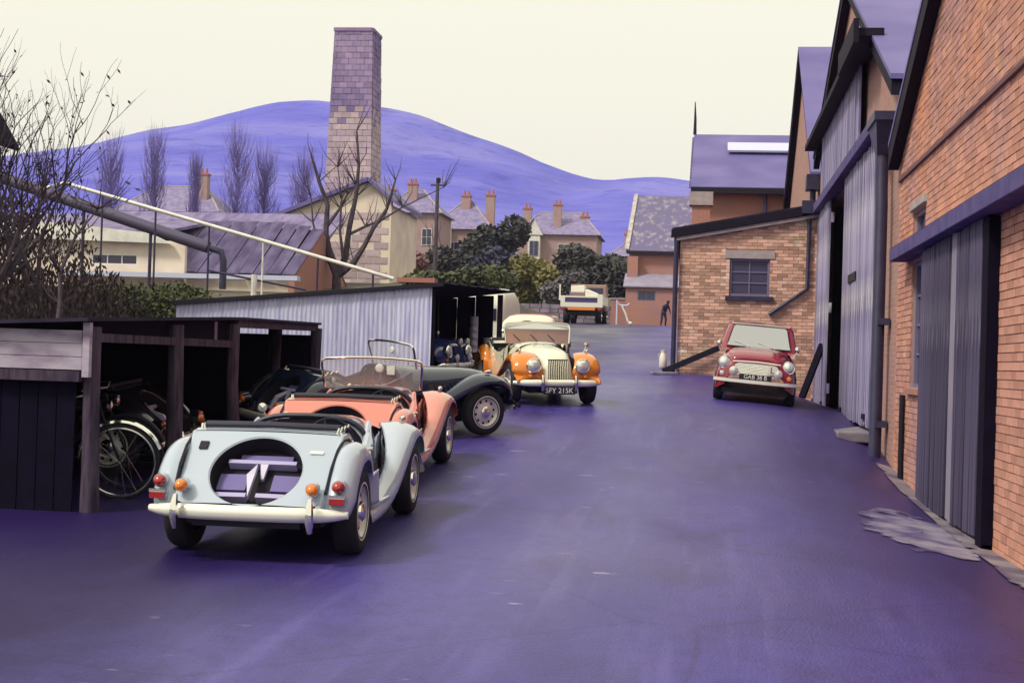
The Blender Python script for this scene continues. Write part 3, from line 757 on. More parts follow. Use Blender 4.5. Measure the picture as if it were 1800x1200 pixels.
# ---------- cream workshop with strip window, and the corrugated roof beside it
cw = thing('cream_workshop', 'low cream rendered workshop with strip window and white eaves board', 'building')
mb = MB(); wall_strips(mb, lambda u, v, d: (u, 45 + d, v), [-24, -16.4], lambda x: 5.2, lambda x: 3.2, [(-19.5, -17.95, 4.40, 4.76)], .2); mb.build('wall', m_cream, cw)
fw = MB()
window_unit(cw, -19.5, -17.95, 4.40, 4.76, 45, 3, 1, m_white, m_glass, depth=.05)
MB().prism([(-24, 44.7, 5.22), (-16.8, 44.7, 5.10), (-17.5, 44.7, 5.42), (-20.4, 44.7, 5.68), (-24, 44.7, 5.75)], (0, .25, 0)).build('eaves_board', m_white, cw)
roof_slab(cw, [(-24, 44.96, 5.75), (-17.2, 44.96, 5.5), (-17.2, 50, 6.3), (-24, 50, 6.5)], .1, m_corr)
MB().box(-20.4, -12.6, 44.55, 44.93, 4.02, 4.17).build('ledge', mat('pale_blue_board', (.52, .55, .75), .6), cw)
rs = thing('corrugated_roof_workshop', 'workshop with long grey corrugated roof left of the chimney', 'building')
mb = MB(); n = 0
for i in range(14):
    a, b = lerp(-19.6, -13.1, i / 14) + .01, lerp(-19.6, -13.1, (i + 1) / 14) - .01
    sh = MB(); rows = []
    for t in (0, 1):
        rows.append([(a + (b - a) * k / 16, 46.0 + 3.6 * t, 4.30 + 2.0 * t - .02 * (i % 2) + .018 * (1 if k % 2 else -1) + (-.25 * t * smooth01((a + 15) / 2))) for k in range(17)])
    sh.grid(rows).build('roof_sheet', m_corr, rs, solid=.01)
MB().prism([(-13.12, 46.1, 3.0), (-13.12, 53, 3.0), (-13.12, 53, 4.2), (-13.12, 49.6, 6.0), (-13.12, 46.1, 4.2)], (-.2, 0, 0)).build('gable_wall', m_redwall, rs)
MB().box(-19.6, -13.35, 46.3, 46.5, 3.0, 4.25).build('wall', m_cream, rs)
roof_slab(rs, [(-19.6, 49.62, 6.27), (-13.1, 49.62, 6.02), (-13.1, 53.2, 4.2), (-19.6, 53.2, 4.2)], .08, m_corr)
# long roof behind
lr = thing('long_roofed_shed', 'long low mauve roof running behind the corrugated workshop', 'building')
MB().box(-24, -14.2, 52.5, 53.0, 3.5, 5.4).build('wall', m_cream, lr)
roof_slab(lr, [(-24.2, 52.2, 5.4), (-14.0, 52.2, 5.4), (-14.0, 56, 7.2), (-24.2, 56, 7.2)], .1, m_corr)

# dark timber building at the far left edge
tb = thing('dark_timber_building', 'dark gabled timber building at the left edge behind bare trees', 'building')
MB().prism([(-22, 24, 1.5), (-14.95, 24, 1.5), (-14.95, 24, 5.9), (-18.3, 24, 11.3), (-22, 24, 6)], (0, 5.7, 0)).build('wall', m_tar, tb)
roof_slab(tb, [(-14.66, 23.8, 6.0), (-14.66, 29.9, 6.0), (-18.3, 29.9, 11.8), (-18.3, 23.8, 11.8)], .12, m_tar)
roof_slab(tb, [(-18.32, 23.8, 11.8), (-18.32, 29.9, 11.8), (-22.3, 29.9, 6), (-22.3, 23.8, 6)], .12, m_tar)

# duct and handrail on the left
du = thing('sloping_duct', 'thick dark sloping duct pipe running down above the hedge', 'duct', (0, 0, 0))
MB().tube([(-20.2, 40, 6.55), (-17.9, 40, 5.86), (-13.9, 40, 4.66)], .17, 14).build('duct', mat('duct_purple', (.075, .06, .12), .6), du, smooth=True)
MB().tube([(-13.9, 40, 4.66), (-13.52, 40, 4.55), (-13.45, 40, 4.3), (-13.45, 40, 3.5)], .10, 10).build('elbow', m_iron, du, smooth=True)
for x, zt in ((-17.6, 5.6), (-15.6, 5.0)): MB().tube([(x, 40, 3.0), (x, 40, zt)], .05, 8).build('prop', m_iron, du, smooth=True)
ha = thing('white_handrail', 'white sloping pipe handrail on thin posts above the hedge', 'handrail', (0, 0, 0))
MB().tube([(-17.9, 38, 6.0), (-17.3, 38, 6.17), (-8.15, 38, 3.80)], .052, 10).build('rail', m_white, ha, smooth=True)
for i in range(6):
    x = -16.2 + i * 1.5; z = 6.17 - (x + 17.3) * .259
    MB().tube([(x, 38, z), (x, 38, 2.6)], .03, 6).build('post', m_iron if i != 3 else m_white, ha, smooth=True)
MB().tube([(-13.2, 38, 3.9), (-10.5, 38, 3.45)], .03, 6).build('lower_rail', m_iron, ha, smooth=True)
wp = tag(MB().tube([(-10.35, 33, 2.4), (-10.35, 33, 3.55)], .07, 8).build('white_post', m_white, smooth=True), 'short white post standing in the hedge below the rail', 'post')
# ------------------------------------------------------------------ sheds on the left
SXF = -5.15                                             # front line of the open shed
def shed_top(y): return interp(y, [(11.8, 1.97), (15.8, 2.11), (20.3, 2.17)])
sa = thing('open_timber_shed', 'long low open timber shed with rough posts along the left side', 'shed')
def front_x(y): return SXF if y <= 15.8 else lerp(SXF, -5.40, (y - 15.8) / 4.3)
for i, (y, r, dx) in enumerate(((12.0, .075, 0), (14.02, .085, -.02), (15.8, .07, 0), (19.6, .07, -.43), (19.75, .055, -.52), (20.1, .08, 0))):
    rr = random.Random(i); x = front_x(y) + dx; zb = ground_z(x, y) - .1; zt = shed_top(y) - .05
    MB().tube([(x + rr.uniform(-.02, .02), y, lerp(zb, zt, t)) for t in (0, .3, .6, 1)], [r * 1.15, r, r * .95, r], 9).build('post', m_post, sa, smooth=True)
# roof of tarred boards covered in felt
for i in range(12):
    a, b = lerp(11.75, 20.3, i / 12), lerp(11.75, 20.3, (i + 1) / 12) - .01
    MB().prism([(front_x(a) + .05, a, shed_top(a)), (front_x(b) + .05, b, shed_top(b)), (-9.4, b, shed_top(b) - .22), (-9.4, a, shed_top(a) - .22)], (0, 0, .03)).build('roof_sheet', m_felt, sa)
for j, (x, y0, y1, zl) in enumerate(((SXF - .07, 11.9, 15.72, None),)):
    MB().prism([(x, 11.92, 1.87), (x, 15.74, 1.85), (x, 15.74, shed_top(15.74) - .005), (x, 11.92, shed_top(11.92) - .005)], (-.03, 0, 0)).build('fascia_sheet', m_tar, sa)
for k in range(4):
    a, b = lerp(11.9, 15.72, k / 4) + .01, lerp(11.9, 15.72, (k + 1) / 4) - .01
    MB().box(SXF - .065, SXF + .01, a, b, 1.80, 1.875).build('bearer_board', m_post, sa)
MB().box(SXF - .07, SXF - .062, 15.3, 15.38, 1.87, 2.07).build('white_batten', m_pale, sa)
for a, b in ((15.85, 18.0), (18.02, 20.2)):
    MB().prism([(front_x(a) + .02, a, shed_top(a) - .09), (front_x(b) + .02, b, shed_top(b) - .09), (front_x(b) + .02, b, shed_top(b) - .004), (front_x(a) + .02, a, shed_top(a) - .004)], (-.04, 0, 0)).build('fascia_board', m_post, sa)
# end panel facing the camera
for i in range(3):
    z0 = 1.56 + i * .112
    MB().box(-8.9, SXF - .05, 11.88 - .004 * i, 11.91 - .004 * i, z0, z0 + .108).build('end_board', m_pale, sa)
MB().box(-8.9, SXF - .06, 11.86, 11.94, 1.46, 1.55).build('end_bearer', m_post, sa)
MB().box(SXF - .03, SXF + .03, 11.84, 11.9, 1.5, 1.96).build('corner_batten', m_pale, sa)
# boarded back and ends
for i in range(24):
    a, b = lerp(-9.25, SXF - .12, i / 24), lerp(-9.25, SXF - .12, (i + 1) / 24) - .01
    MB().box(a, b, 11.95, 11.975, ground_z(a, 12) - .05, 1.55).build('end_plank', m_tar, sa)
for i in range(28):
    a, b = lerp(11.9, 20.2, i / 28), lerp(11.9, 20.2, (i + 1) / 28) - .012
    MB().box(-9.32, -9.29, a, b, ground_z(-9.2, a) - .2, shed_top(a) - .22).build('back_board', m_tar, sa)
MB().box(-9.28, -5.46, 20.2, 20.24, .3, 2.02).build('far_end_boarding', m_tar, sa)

sb = thing('corrugated_shed', 'corrugated sheet shed open to the yard behind the cars', 'shed')
SBY = 24.0
sb_top = lambda x: lerp(2.52, 2.92, (x + 8.85) / 4.35)
for i in range(7):
    a, b = lerp(-8.85, -4.5, i / 7), lerp(-8.85, -4.5, (i + 1) / 7)
    n = 34; rows = []
    for t in (0, 1):
        rows.append([])
        for k in range(n + 1):
            x = lerp(a - .01, b + .012, k / n)
            rows[-1].append((x, SBY - .004 * (i % 2) - .012 * cos((x + 8.85) / .0765 * 2 * pi), 1.0 if t == 0 else sb_top(x)))
    MB().grid(rows, flip=False).build('wall_sheet', m_galv, sb, smooth=True, angle=80)
MB().prism([(-8.95, SBY - .1, sb_top(-8.95) + .0), (-4.3, SBY - .1, sb_top(-4.3)), (-4.3, SBY - .1, sb_top(-4.3) + .06), (-8.95, SBY - .1, sb_top(-8.95) + .06)], (0, .08, 0)).build('bargeboard', m_black, sb)
for i in range(8):
    a, b = lerp(23.92, 29.9, i / 8), lerp(23.92, 29.9, (i + 1) / 8)
    n = 20; rows = []
    for t in (0, 1):
        x = -9.0 if t == 0 else -4.22 + .35 * (b - 23.9) / 6
        rows.append([(x, lerp(a, b + .01, k / n), (2.56 if t == 0 else 2.985 + .028 * (lerp(a, b, k / n) - 24)) + .012 * cos(k * pi) + .004 * (i % 2)) for k in range(n + 1)])
    MB().grid(rows).build('roof_sheet', m_felt, sb, solid=.006)
MB().box(-5.2, -4.55, 24.5, 24.8, 3.02, 3.10).build('roof_brick', m_terra, sb)
for y in (24.06, 29.8):
    x = -4.5 + .35 * (y - 24) / 6
    MB().box(x - .05, x + .05, y - .05, y + .05, ground_z(x, y) - .05, 2.93 + .026 * (y - 24)).build('post', m_post if y > 25 else m_tar, sb)
for i, (x, y) in enumerate(((-6.2, 26.2), (-6.6, 27.6), (-5.9, 28.4))):
    MB().box(x - .05, x + .05, y - .05, y + .05, 1.1, 2.85).build('inner_post', m_post, sb)
for i in range(16):
    a, b = lerp(24.05, 29.9, i / 16), lerp(24.05, 29.9, (i + 1) / 16) - .01
    MB().box(-8.88, -8.85, a, b, 1.0, 2.52).build('back_board', m_tar, sb)
for i in range(12):
    a, b = lerp(-8.84, -4.3, i / 12), lerp(-8.84, -4.3, (i + 1) / 12) - .01
    MB().box(a, b, 29.86, 29.9, 1.2, sb_top(a) + .16).build('end_board', m_tar, sb)
# tins stacked at the shed's far post
m_tin = mat('tin_metal', (.55, .53, .60), .4, metal=.3)
k = 0
for (x, y, n) in ((-4.55, 28.9, 5), (-4.32, 29.3, 2)):
    bx = MB().box(x - .16, x + .16, y - .16, y + .16, 0, .5)
    z = ground_z(x, y)
    o = bx.build('wooden_crate', m_post, loc=(0, 0, z)); o.location = (0, 0, z)
    tag(o, 'wooden crate under the %s stack of tins in the corrugated shed' % ('taller' if n == 5 else 'shorter'), 'crate')
    for i in range(n):
        t = MB(); t.lathe([(.0, 0), (.085, 0), (.09, .008), (.085, .016), (.085, .125), (.09, .133), (.085, .14), (.0, .136)], (0, 0, 0), (0, 0, 1), 16)
        o = t.build('paint_tin', m_tin, smooth=True, loc=(x, y, z + .5 + i * .142))
        order = ['bottom', 'second', 'middle', 'fourth', 'top'][i] if n == 5 else ['lower', 'upper'][i]
        tag(o, 'pale round tin, %s of the %s stack at the corrugated shed post' % (order, 'five-tin' if n == 5 else 'two-tin'), 'tin', 'tins stacked in the corrugated shed')

# ------------------------------------------------------------------ vehicles
def place(root, x, y, heading, wb=2.44, track=1.2, scale=1.0):
    """heading clockwise from +Y, degrees; the car sits on the slope on its four tyres"""
    h = radians(heading); f = Vector((sin(h), cos(h), 0)); r = Vector((cos(h), -sin(h), 0))
    def gz(a, b): p = Vector((x, y, 0)) + f * (a * wb / 2) + r * (b * track / 2); return ground_z(p.x, p.y)
    zf, zb = (gz(1, 1) + gz(1, -1)) / 2, (gz(-1, 1) + gz(-1, -1)) / 2
    zr, zl = (gz(1, 1) + gz(-1, 1)) / 2, (gz(1, -1) + gz(-1, -1)) / 2
    F = (f * wb + Vector((0, 0, zf - zb))).normalized(); R = (r * track + Vector((0, 0, zr - zl)))
    R = (R - F * R.dot(F)).normalized(); U = R.cross(F)
    m = Matrix((R, F, U)).transposed().to_4x4(); m.translation = Vector((x, y, (zf + zb) / 2 + .002))
    root.matrix_world = m @ Matrix.Scale(scale, 4)
    return root

def wheel(parent, x, y, r, w, rim_m, side, holes=10, rim_r=.66, steer=0.0):
    """tyre with rim, slots and hub cap; side = +1 right, -1 left"""
    ax = Vector((side * cos(steer), sin(steer) * -1 * side, 0)); c = Vector((x, y, r))
    t = MB(); R = r
    t.lathe([(R * .60, -w * .5), (R * .80, -w * .55), (R * .93, -w * .5), (R * .985, -w * .36), (R, -w * .15), (R, w * .15), (R * .985, w * .36), (R * .93, w * .5), (R * .80, w * .55), (R * .60, w * .5)], c, ax, 32, caps=False)
    ty = t.build('wheel', m_tyre, parent, smooth=True, angle=60)
    k = MB(); q = R * rim_r
    k.lathe([(q * 1.05, w * .40), (q * 1.06, w * .52), (q * .98, w * .53), (q * .94, w * .40), (q * .80, w * .22), (q * .62, w * .26), (q * .45, w * .36), (q * .40, w * .38), (0, w * .38)], c, ax, 32, caps=False)
    k.build('rim', rim_m, ty, smooth=True, angle=50)
    hb = MB(); hb.lathe([(q * .38, w * .37), (q * .36, w * .50), (q * .26, w * .60), (q * .10, w * .64), (0, w * .645)], c, ax, 20); hb.build('hub_cap', m_chrome, ty, smooth=True)
    sl = MB(); u = ax.orthogonal().normalized(); v = ax.cross(u)
    for i in range(holes):
        a = 2 * pi * i / holes; p = c + (u * cos(a) + v * sin(a)) * q * .70
        sl.cyl(p + ax * w * .225, p + ax * w * .262, q * .085, n=8)
    sl.build('rim_slots', m_black, ty)
    return ty

def wing_surface(path, xin, xout, drop=.13, inner_drop=.02):
    """a wing as a strip swept along a side-view path, its outer edge rolled over"""
    P = [Vector((0, a, b)) for a, b in path]
    # resample with Catmull-Rom
    Q = []; n = len(P)
    for i in range(n - 1):
        p0, p1, p2, p3 = P[max(i - 1, 0)], P[i], P[i + 1], P[min(i + 2, n - 1)]
        for k in range(5):
            t = k / 5; Q.append((.5 * ((2 * p1) + (p2 - p0) * t + (2 * p0 - 5 * p1 + 4 * p2 - p3) * t * t + (3 * p1 - p0 - 3 * p2 + p3) * t ** 3), (i + t) / (n - 1)))
    Q.append((P[-1], 1.0))
    rows = []
    for i, (p, s) in enumerate(Q):
        a = Q[max(i - 1, 0)][0]; b = Q[min(i + 1, len(Q) - 1)][0]; d = (b - a).normalized()
        nrm = Vector((0, d.z, -d.y));                     # points outward for a path running front to back
        if nrm.z < 0 and abs(nrm.z) > .3: nrm = -nrm
        xi = xin(s); xo = xout(s); row = []
        for k in range(10):
            u = k / 9
            ang = max(0, (u - .35) / .65)
            x = xi + (xo - xi) * (u if u < .35 else .35 + .65 * sin(ang * pi / 2))
            dr = drop * (1 - cos(ang * pi / 2)) + inner_drop * max(0, .35 - u) / .35
            row.append(Vector((x, p.y, p.z)) - nrm * dr)
        rows.append(row)
    return rows

def sports_car(name, label, body, wings, x, y, heading, group=None, screen=True, hood=False, wing_top=None, plate=None, front_lit=True, trim=None, seats=True, rim=None, glass=None, steer=0.0, extras=False):
    root = thing(name, label, 'car', group=group)
    trim = trim or m_hood; rim = rim or m_rim
    # slanted tail: from (ya, za) down to (yb, zb)
    ya, za, yb, zb = -1.30, .90, -1.86, .42
    wid = [(-1.9, .555), (-1.3, .60), (-.9, .60), (-.4, .575), (.0, .53), (.2, .505), (.45, .48)]
    topz = [(-1.86, .42), (-1.30, .905), (-1.08, .91), (-.98, .87), (-.86, .77), (-.6, .745), (-.3, .75), (-.08, .82), (.05, .88), (.14, .92)]
    ys = [-1.86, -1.7, -1.5, -1.30, -1.18, -1.08, -1.03, -.98, -.92, -.86, -.75, -.6, -.45, -.3, -.2, -.08, .05, .14]
    tub = MB(); rows = []
    for yy in ys:
        wv = interp(yy, wid); zt = interp(yy, topz); zl = max(.30, .30 + .1 * max(0, -1.5 - yy) / .36)
        rows.append([(wv - .015, yy, zl), (wv + .004, yy, lerp(zl, zt, .35)), (wv, yy, lerp(zl, zt, .75)), (wv - .012, yy, zt - .012), (wv - .028, yy, zt), (wv - .05, yy, zt - .01), (wv - .055, yy, lerp(zl, zt, .3)), (wv - .055, yy, zl)])
    tub.grid(rows, flip=True); tub.mirror_x()
    bod = tub.build('body', body, root, smooth=True, angle=50)
    # tail panel with the round spare-wheel well
    L = sqrt((ya - yb) ** 2 + (za - zb) ** 2); R = .355; vc = .40
    def PT(u, v, d=0.0):                                      # v from the top down, d into the car
        t = v / L; ny, nz = (zb - za) / L, (ya - yb) / L      # outward normal of the panel (y, z)
        bulge = .012 * (1 - (u / .5) ** 2)
        return (u, lerp(ya, yb, t) + (ny) * (-d + bulge), lerp(za, zb, t) + nz * (-d + bulge) * .9)
    n = 56; inner, mids, outer, rim1, rim2 = [], [], [], [], []
    for i in range(n):
        a = 2 * pi * (i + .5) / n; cu, cv = cos(a), sin(a)
        hw_t, hw_b = interp(ya, wid) - .03, interp(yb, wid) - .02
        # ray to the trapezoid edge
        t = 9
        for s in (.0001,):
            if cv < 0: t = min(t, (vc) / -cv)
            if cv > 0: t = min(t, (L - vc) / cv)
            for _ in range(1):
                # side edges |u| = lerp(hw_t, hw_b, v/L)
                k = (hw_b - hw_t) / L; den = abs(cu) - k * cv
                if den > 0: t = min(t, (hw_t + k * vc) / den)
        outer.append(PT(t * cu, vc + t * cv)); inner.append(PT(R * cu, vc + R * cv)); mids.append(PT(lerp(R, t, .5) * cu, vc + lerp(R, t, .5) * cv))
        rim1.append(PT((R - .012) * cu, vc + (R - .012) * cv, .012)); rim2.append(PT((R - .012) * cu, vc + (R - .012) * cv, .17))
    tp = MB(); tp.grid([outer, mids, inner, rim1], close_u=True)
    wr = MB(); wr.grid([rim1, rim2], close_u=True); wr.build('well_ring', m_dark, root, smooth=True)
    tp.build('tail_panel', body, root, smooth=True, angle=35, weld=True)
    wl = MB(); wl.grid([[PT((R - .013) * cos(2 * pi * i / n) * k, vc + (R - .013) * sin(2 * pi * i / n) * k, .172 + .0) for i in range(n)] for k in (1, .02)], close_u=True)
    well = wl.build('wheel_well', m_dark, root)
    br = MB()
    def shelf(u0, u1, v0, v1, d0, d1):
        q = [PT(u0, v0, d0), PT(u1, v0, d0), PT(u1, v1, d0), PT(u0, v1, d0)]
        br.prism(q, Vector(PT(0, .4, d1)) - Vector(PT(0, .4, d0)))
    shelf(-.19, .21, vc - .27, vc - .185, .14, .166); shelf(-.31, -.09, vc - .075, vc + .085, .145, .166); shelf(.10, .33, vc - .075, vc + .085, .145, .166)
    br.build('well_panel', mat('bracket_mauve', (.15, .12, .33), .5), root)
    br = MB()
    shelf(-.26, .26, vc - .18, vc - .145, .09, .166); shelf(-.30, -.055, vc + .155, vc + .195, .09, .166); shelf(.02, .275, vc + .155, vc + .195, .09, .166)
    br.build('well_rail', mat('bracket_pale', (.40, .36, .60), .5), root)
    br = MB()
    br.prism([PT(-.035, vc - .15, .10), PT(-.07, vc + .02, .03), PT(-.035, vc + .20, .08), PT(-.01, vc + .02, .03)], Vector(PT(0, .4, .12)) - Vector(PT(0, .4, .08)))
    br.prism([PT(-.01, vc - .14, .09), PT(.05, vc - .14, .09), PT(.03, vc - .02, .13), PT(.01, vc - .02, .13)], Vector(PT(0, .4, .03)) - Vector(PT(0, .4, 0)))
    br.build('spare_wheel_bracket', mat('bracket_light', (.55, .52, .68), .4), root)
    # rear deck and dark tonneau rail
    dk = MB(); dk.grid([[(lerp(-1, 1, k / 8) * (interp(yy, wid) - .03), yy, zz + .012 * (1 - (lerp(-1, 1, k / 8)) ** 2)) for k in range(9)] for yy, zz in ((-1.30, .903), (-1.22, .915), (-1.12, .918), (-1.07, .91), (-1.05, .87))], flip=True)
    dk.build('rear_deck', body, root, smooth=True)
    rl = MB(); rl.tube([(-.565, -.90, .84), (-.57, -1.05, .92), (-.52, -1.15, .945), (0, -1.18, .955), (.52, -1.15, .945), (.57, -1.05, .92), (.565, -.90, .84)], .024, 8); rl.build('tonneau_rail', trim, root, smooth=True)
    st = MB()
    for i in range(4): st.cyl((.525 + .012 * i, -1.26 + .06 * i, .905 + .006 * i), (.535 + .012 * i, -1.23 + .06 * i, .945 + .006 * i), .011, n=8)
    for i in range(2): st.cyl((-.54, -1.22 + .07 * i, .91), (-.545, -1.19 + .07 * i, .945), .011, n=8)
    st.build('hood_fastener', m_chrome, root)
    # floor, bulkhead, seats, dash
    fl = MB(); fl.box(-.52, .52, -1.04, .15, .29, .33); fl.box(-.53, .53, -1.08, -1.045, .30, .87); fl.box(-.48, .48, .06, .10, .33, .84)
    fl.build('floor', m_dark, root)
    fl2 = MB(); fl2.box(-.46, .46, -1.80, -1.2, .27, .32); fl2.box(-.40, .40, -1.2, 1.45, .18, .27); fl2.build('chassis', m_black, root)
    if seats:
        for s in (-1, 1):
            se = MB(); se.box(.06 * s if s > 0 else -.46, .46 if s > 0 else -.06, -1.0, -.5, .34, .44)
            se.prism([(.06 if s > 0 else -.46, -.99, .44), (.06 if s > 0 else -.46, -.90, .44), (.06 if s > 0 else -.46, -.98, .80), (.06 if s > 0 else -.46, -1.03, .79)], (.40, 0, 0))
            se.build('seat', trim, root, bevel=.03)
        sw = MB(); c = Vector((.25, -.34, .78)); ax = Vector((0, -1, .45)).normalized(); u = ax.orthogonal().normalized(); v = ax.cross(u)
        sw.tube([c + (u * cos(2 * pi * i / 24) + v * sin(2 * pi * i / 24)) * .19 for i in range(24)], .012, 6, closed=True)
        for i in range(3): a = 2 * pi * i / 3; sw.cyl(c, c + (u * cos(a) + v * sin(a)) * .19, .008, n=6)
        sw.cyl(c, (.25, .05, .60), .015, n=8); sw.build('steering_wheel', m_black, root, smooth=True)
    # scuttle hoop: arched section
    def arch(hw, zlo, ztop, yy, p=3.2, nn=17):
        return [(hw * (1 if cos(a) >= 0 else -1) * abs(cos(a)) ** (2 / p), yy, zlo + (ztop - zlo) * abs(sin(a)) ** (2 / p)) for a in [pi * i / (nn - 1) for i in range(nn)]]
    sc = MB(); sc.grid([arch(.485, .50, .935, .42), arch(.50, .48, .955, .20), arch(.525, .46, .965, .06), arch(.53, .46, .965, -.04), arch(.51, .46, .94, -.055)], flip=False)
    sc.build('scuttle', body, root, smooth=True, angle=50, weld=False)
    pad = MB(); pad.tube([Vector(p) for p in arch(.522, .62, .958, -.06)], .022, 8); pad.build('scuttle_pad', trim, root, smooth=True)
    ds = MB(); pts = arch(.49, .55, .93, .02)[::-1]; ds.prism([(a, .02, c) for a, b, c in pts], (0, .03, 0)); ds.build('dashboard', m_hood, root)
    # bonnet
    secs = [(.42, .48, .932), (.75, .43, .915), (1.1, .385, .90), (1.40, .325, .87), (1.58, .275, .825), (1.67, .255, .755), (1.72, .235, .655), (1.755, .195, .52), (1.75, .19, .40)]
    bn = MB(); bn.grid([arch(hw, .36 if i < 5 else .34, zt, yy, 3.0) for i, (yy, hw, zt) in enumerate(secs)], flip=True)
    bon = bn.build('bonnet', body, root, smooth=True, angle=60)
    hg = MB(); hg.tube([(0, .43, .936), (0, 1.1, .890), (0, 1.58, .815)], .006, 6); hg.build('bonnet_hinge', m_chrome_d, root, smooth=True)
    lv = MB()
    for s in (-1, 1):
        for i in range(11):
            yy = .58 + i * .07; hw = interp(yy, [(a, b) for a, b, c in secs]); lv.box(s * (hw + .002) - .006, s * (hw + .002) + .006, yy, yy + .02, .56, .74)
    tag(lv.build('louvres', body, root), kind='stuff')
    gr = MB()
    for i in range(11):
        xx = lerp(-.15, .15, i / 10); gr.tube([(xx, 1.72, .72), (xx, 1.765, .62), (xx, 1.785, .52), (xx, 1.78, .40)], .007, 6)
    grl = MB(); grl.grid([[(xx, yy, zz) for xx in (-.165, 0, .165)] for yy, zz in ((1.70, .74), (1.745, .66), (1.77, .55), (1.772, .39))]); grille = grl.build('grille', m_dark, root, solid=.01)
    gr.build('slat', body, grille, smooth=True)
    # front wings: nose to running board; rear wings
    fpath = [(1.70, .40), (1.735, .52), (1.70, .66), (1.58, .775), (1.40, .835), (1.18, .835), (.95, .77), (.70, .66), (.42, .53), (.12, .42), (-.20, .355), (-.55, .325), (-.84, .32)]
    rpath = [(-.84, .33), (-.86, .50), (-.91, .66), (-1.0, .78), (-1.14, .835), (-1.30, .84), (-1.46, .80), (-1.62, .68), (-1.74, .53), (-1.81, .40)][::-1]
    fr = wing_surface(fpath, lambda s: lerp(.20, .30, smooth01(s / .25)) if s < .25 else lerp(.30, .57, smooth01((s - .25) / .45)), lambda s: .735 if s > .1 else lerp(.66, .735, s / .1))
    re = wing_surface(rpath, lambda s: .555 + .04 * s, lambda s: .755 if s > .1 else lerp(.72, .755, s / .1))
    for rows, nm, flip in ((fr, 'front_wing', True), (re, 'rear_wing', False)):
        for s in (1, -1):
            g = MB(); rr_ = [[(p.x * s, p.y, p.z) for p in row] for row in rows]
            g.grid(rr_, flip=(s > 0)); g.build(nm, wings, root, smooth=True, angle=60, solid=.008)
    for s in (1, -1):
        MB().box(min(s * .56, s * .73), max(s * .56, s * .73), -.80, -.1, .300, .318).build('running_board', wings, root)
        MB().prism([(s * .30, 1.68, .36), (s * .30, .60, .36), (s * .30, .60, .60), (s * .30, 1.2, .80), (s * .30, 1.6, .74)], (.008, 0, 0)).build('inner_valance', m_black, root)
        MB().box(min(s * .545, s * .555), max(s * .545, s * .555), -1.60, -.88, .28, .58).build('wheel_arch', m_black, root)
        bd_ = MB(); bd_.tube([(s * .592, -1.0, .80), (s * .590, -1.14, .858), (s * .585, -1.30, .862), (s * .578, -1.46, .80), (s * .570, -1.62, .68), (s * .562, -1.76, .51)], .012, 6); bd_.build('wing_beading', m_black, root, smooth=True)
        # door: panel proud of the tub
        dr = MB(); rows = []
        for yy in frange(-.80, -.06, .09):
            wv = interp(yy, wid) + .010; zt = interp(yy, topz)
            rows.append([(s * (wv - .012), yy, .34), (s * (wv + .002), yy, .46), (s * wv, yy, lerp(.34, zt, .75)), (s * (wv - .014), yy, zt + .004), (s * (wv - .045), yy, zt + .01)])
        dr.grid(rows, flip=(s > 0)); d = dr.build('door', body, root, smooth=True, angle=60)
        hn = MB(); wv = interp(-.1, wid) + .012
        for z in (.50, .70): hn.cyl((s * wv, -.1, z), (s * (wv + .02), -.1, z), .016, n=8)
        hn.cyl((s * (interp(-.75, wid) + .01), -.75, .66), (s * (interp(-.75, wid) + .04), -.75, .66), .014, n=8)
        hn.build('hinge', m_chrome, d, smooth=True)
        wheel(root, s * .645, -1.22, .325, .17, rim, s)
        wheel(root, s * .62, 1.22, .325, .17, rim, s, steer=steer)
        # rear lamps: amber on the tail, red on the wing, reflector below
        def lamp(cx, cy, cz, r, m, nm):
            pod = MB(); pod.lathe([(r * .8, .10), (r * 1.05, .04), (r * 1.08, -.005), (0, -.006)], (cx, cy, cz), (0, 1, .12), 16)
            po = pod.build('lamp_pod', wings, root, smooth=True)
            ln = MB(); ln.lathe([(r, 0), (r * .95, -.022), (r * .75, -.042), (r * .4, -.055), (0, -.058)], (cx, cy, cz), (0, 1, .12), 16); ln.build(nm, m, po, smooth=True)
        lamp(s * .485, -1.85, .545, .048, m_amb_l, 'amber_lens')
        lamp(s * .665, -1.79, .565, .048, m_red_l, 'red_lens')
        rf = MB().box(s * .665 - .055, s * .665 + .055, -1.86, -1.83, .445, .49).build('reflector', m_red_l, root)
        MB().box(s * .665 - .062, s * .665 + .062, -1.85, -1.815, .490, .512).build('reflector_rim', m_chrome, rf)
        MB().box(s * .665 - .062, s * .665 + .062, -1.829, -1.76, .44, .489).build('reflector_block', wings, rf)
        # headlamps and sidelights
        hl = MB(); hl.lathe([(.02, -.20), (.07, -.15), (.105, -.05), (.118, 0), (.118, .018), (.108, .024)], (s * .40, 1.735, .635), (0, 1, .02), 24); h_ = hl.build('headlamp', wings, root, smooth=True)
        hr = MB(); hr.lathe([(.120, .004), (.124, .02), (.112, .034), (.104, .026)], (s * .40, 1.735, .635), (0, 1, .02), 24); hr.build('rim', m_chrome, h_, smooth=True)
        hl = MB(); hl.lathe([(.105, .026), (.09, .045), (.05, .06), (0, .064)], (s * .40, 1.735, .635), (0, 1, .02), 24); hl.build('lens', m_lens, h_, smooth=True)
        sd = MB(); sd.lathe([(.0, -.09), (.022, -.05), (.03, 0), (.02, .025), (0, .032)], (s * .56, 1.36, .865), (0, 1, 0), 12); sd.build('sidelight', m_chrome, root, smooth=True)
        fi = MB(); fi.lathe([(.03, -.02), (.034, 0), (.03, .02), (0, .03)], (s * .45, 1.74, .47), (0, 1, 0), 12); fi.build('indicator', m_amb_l, root, smooth=True)
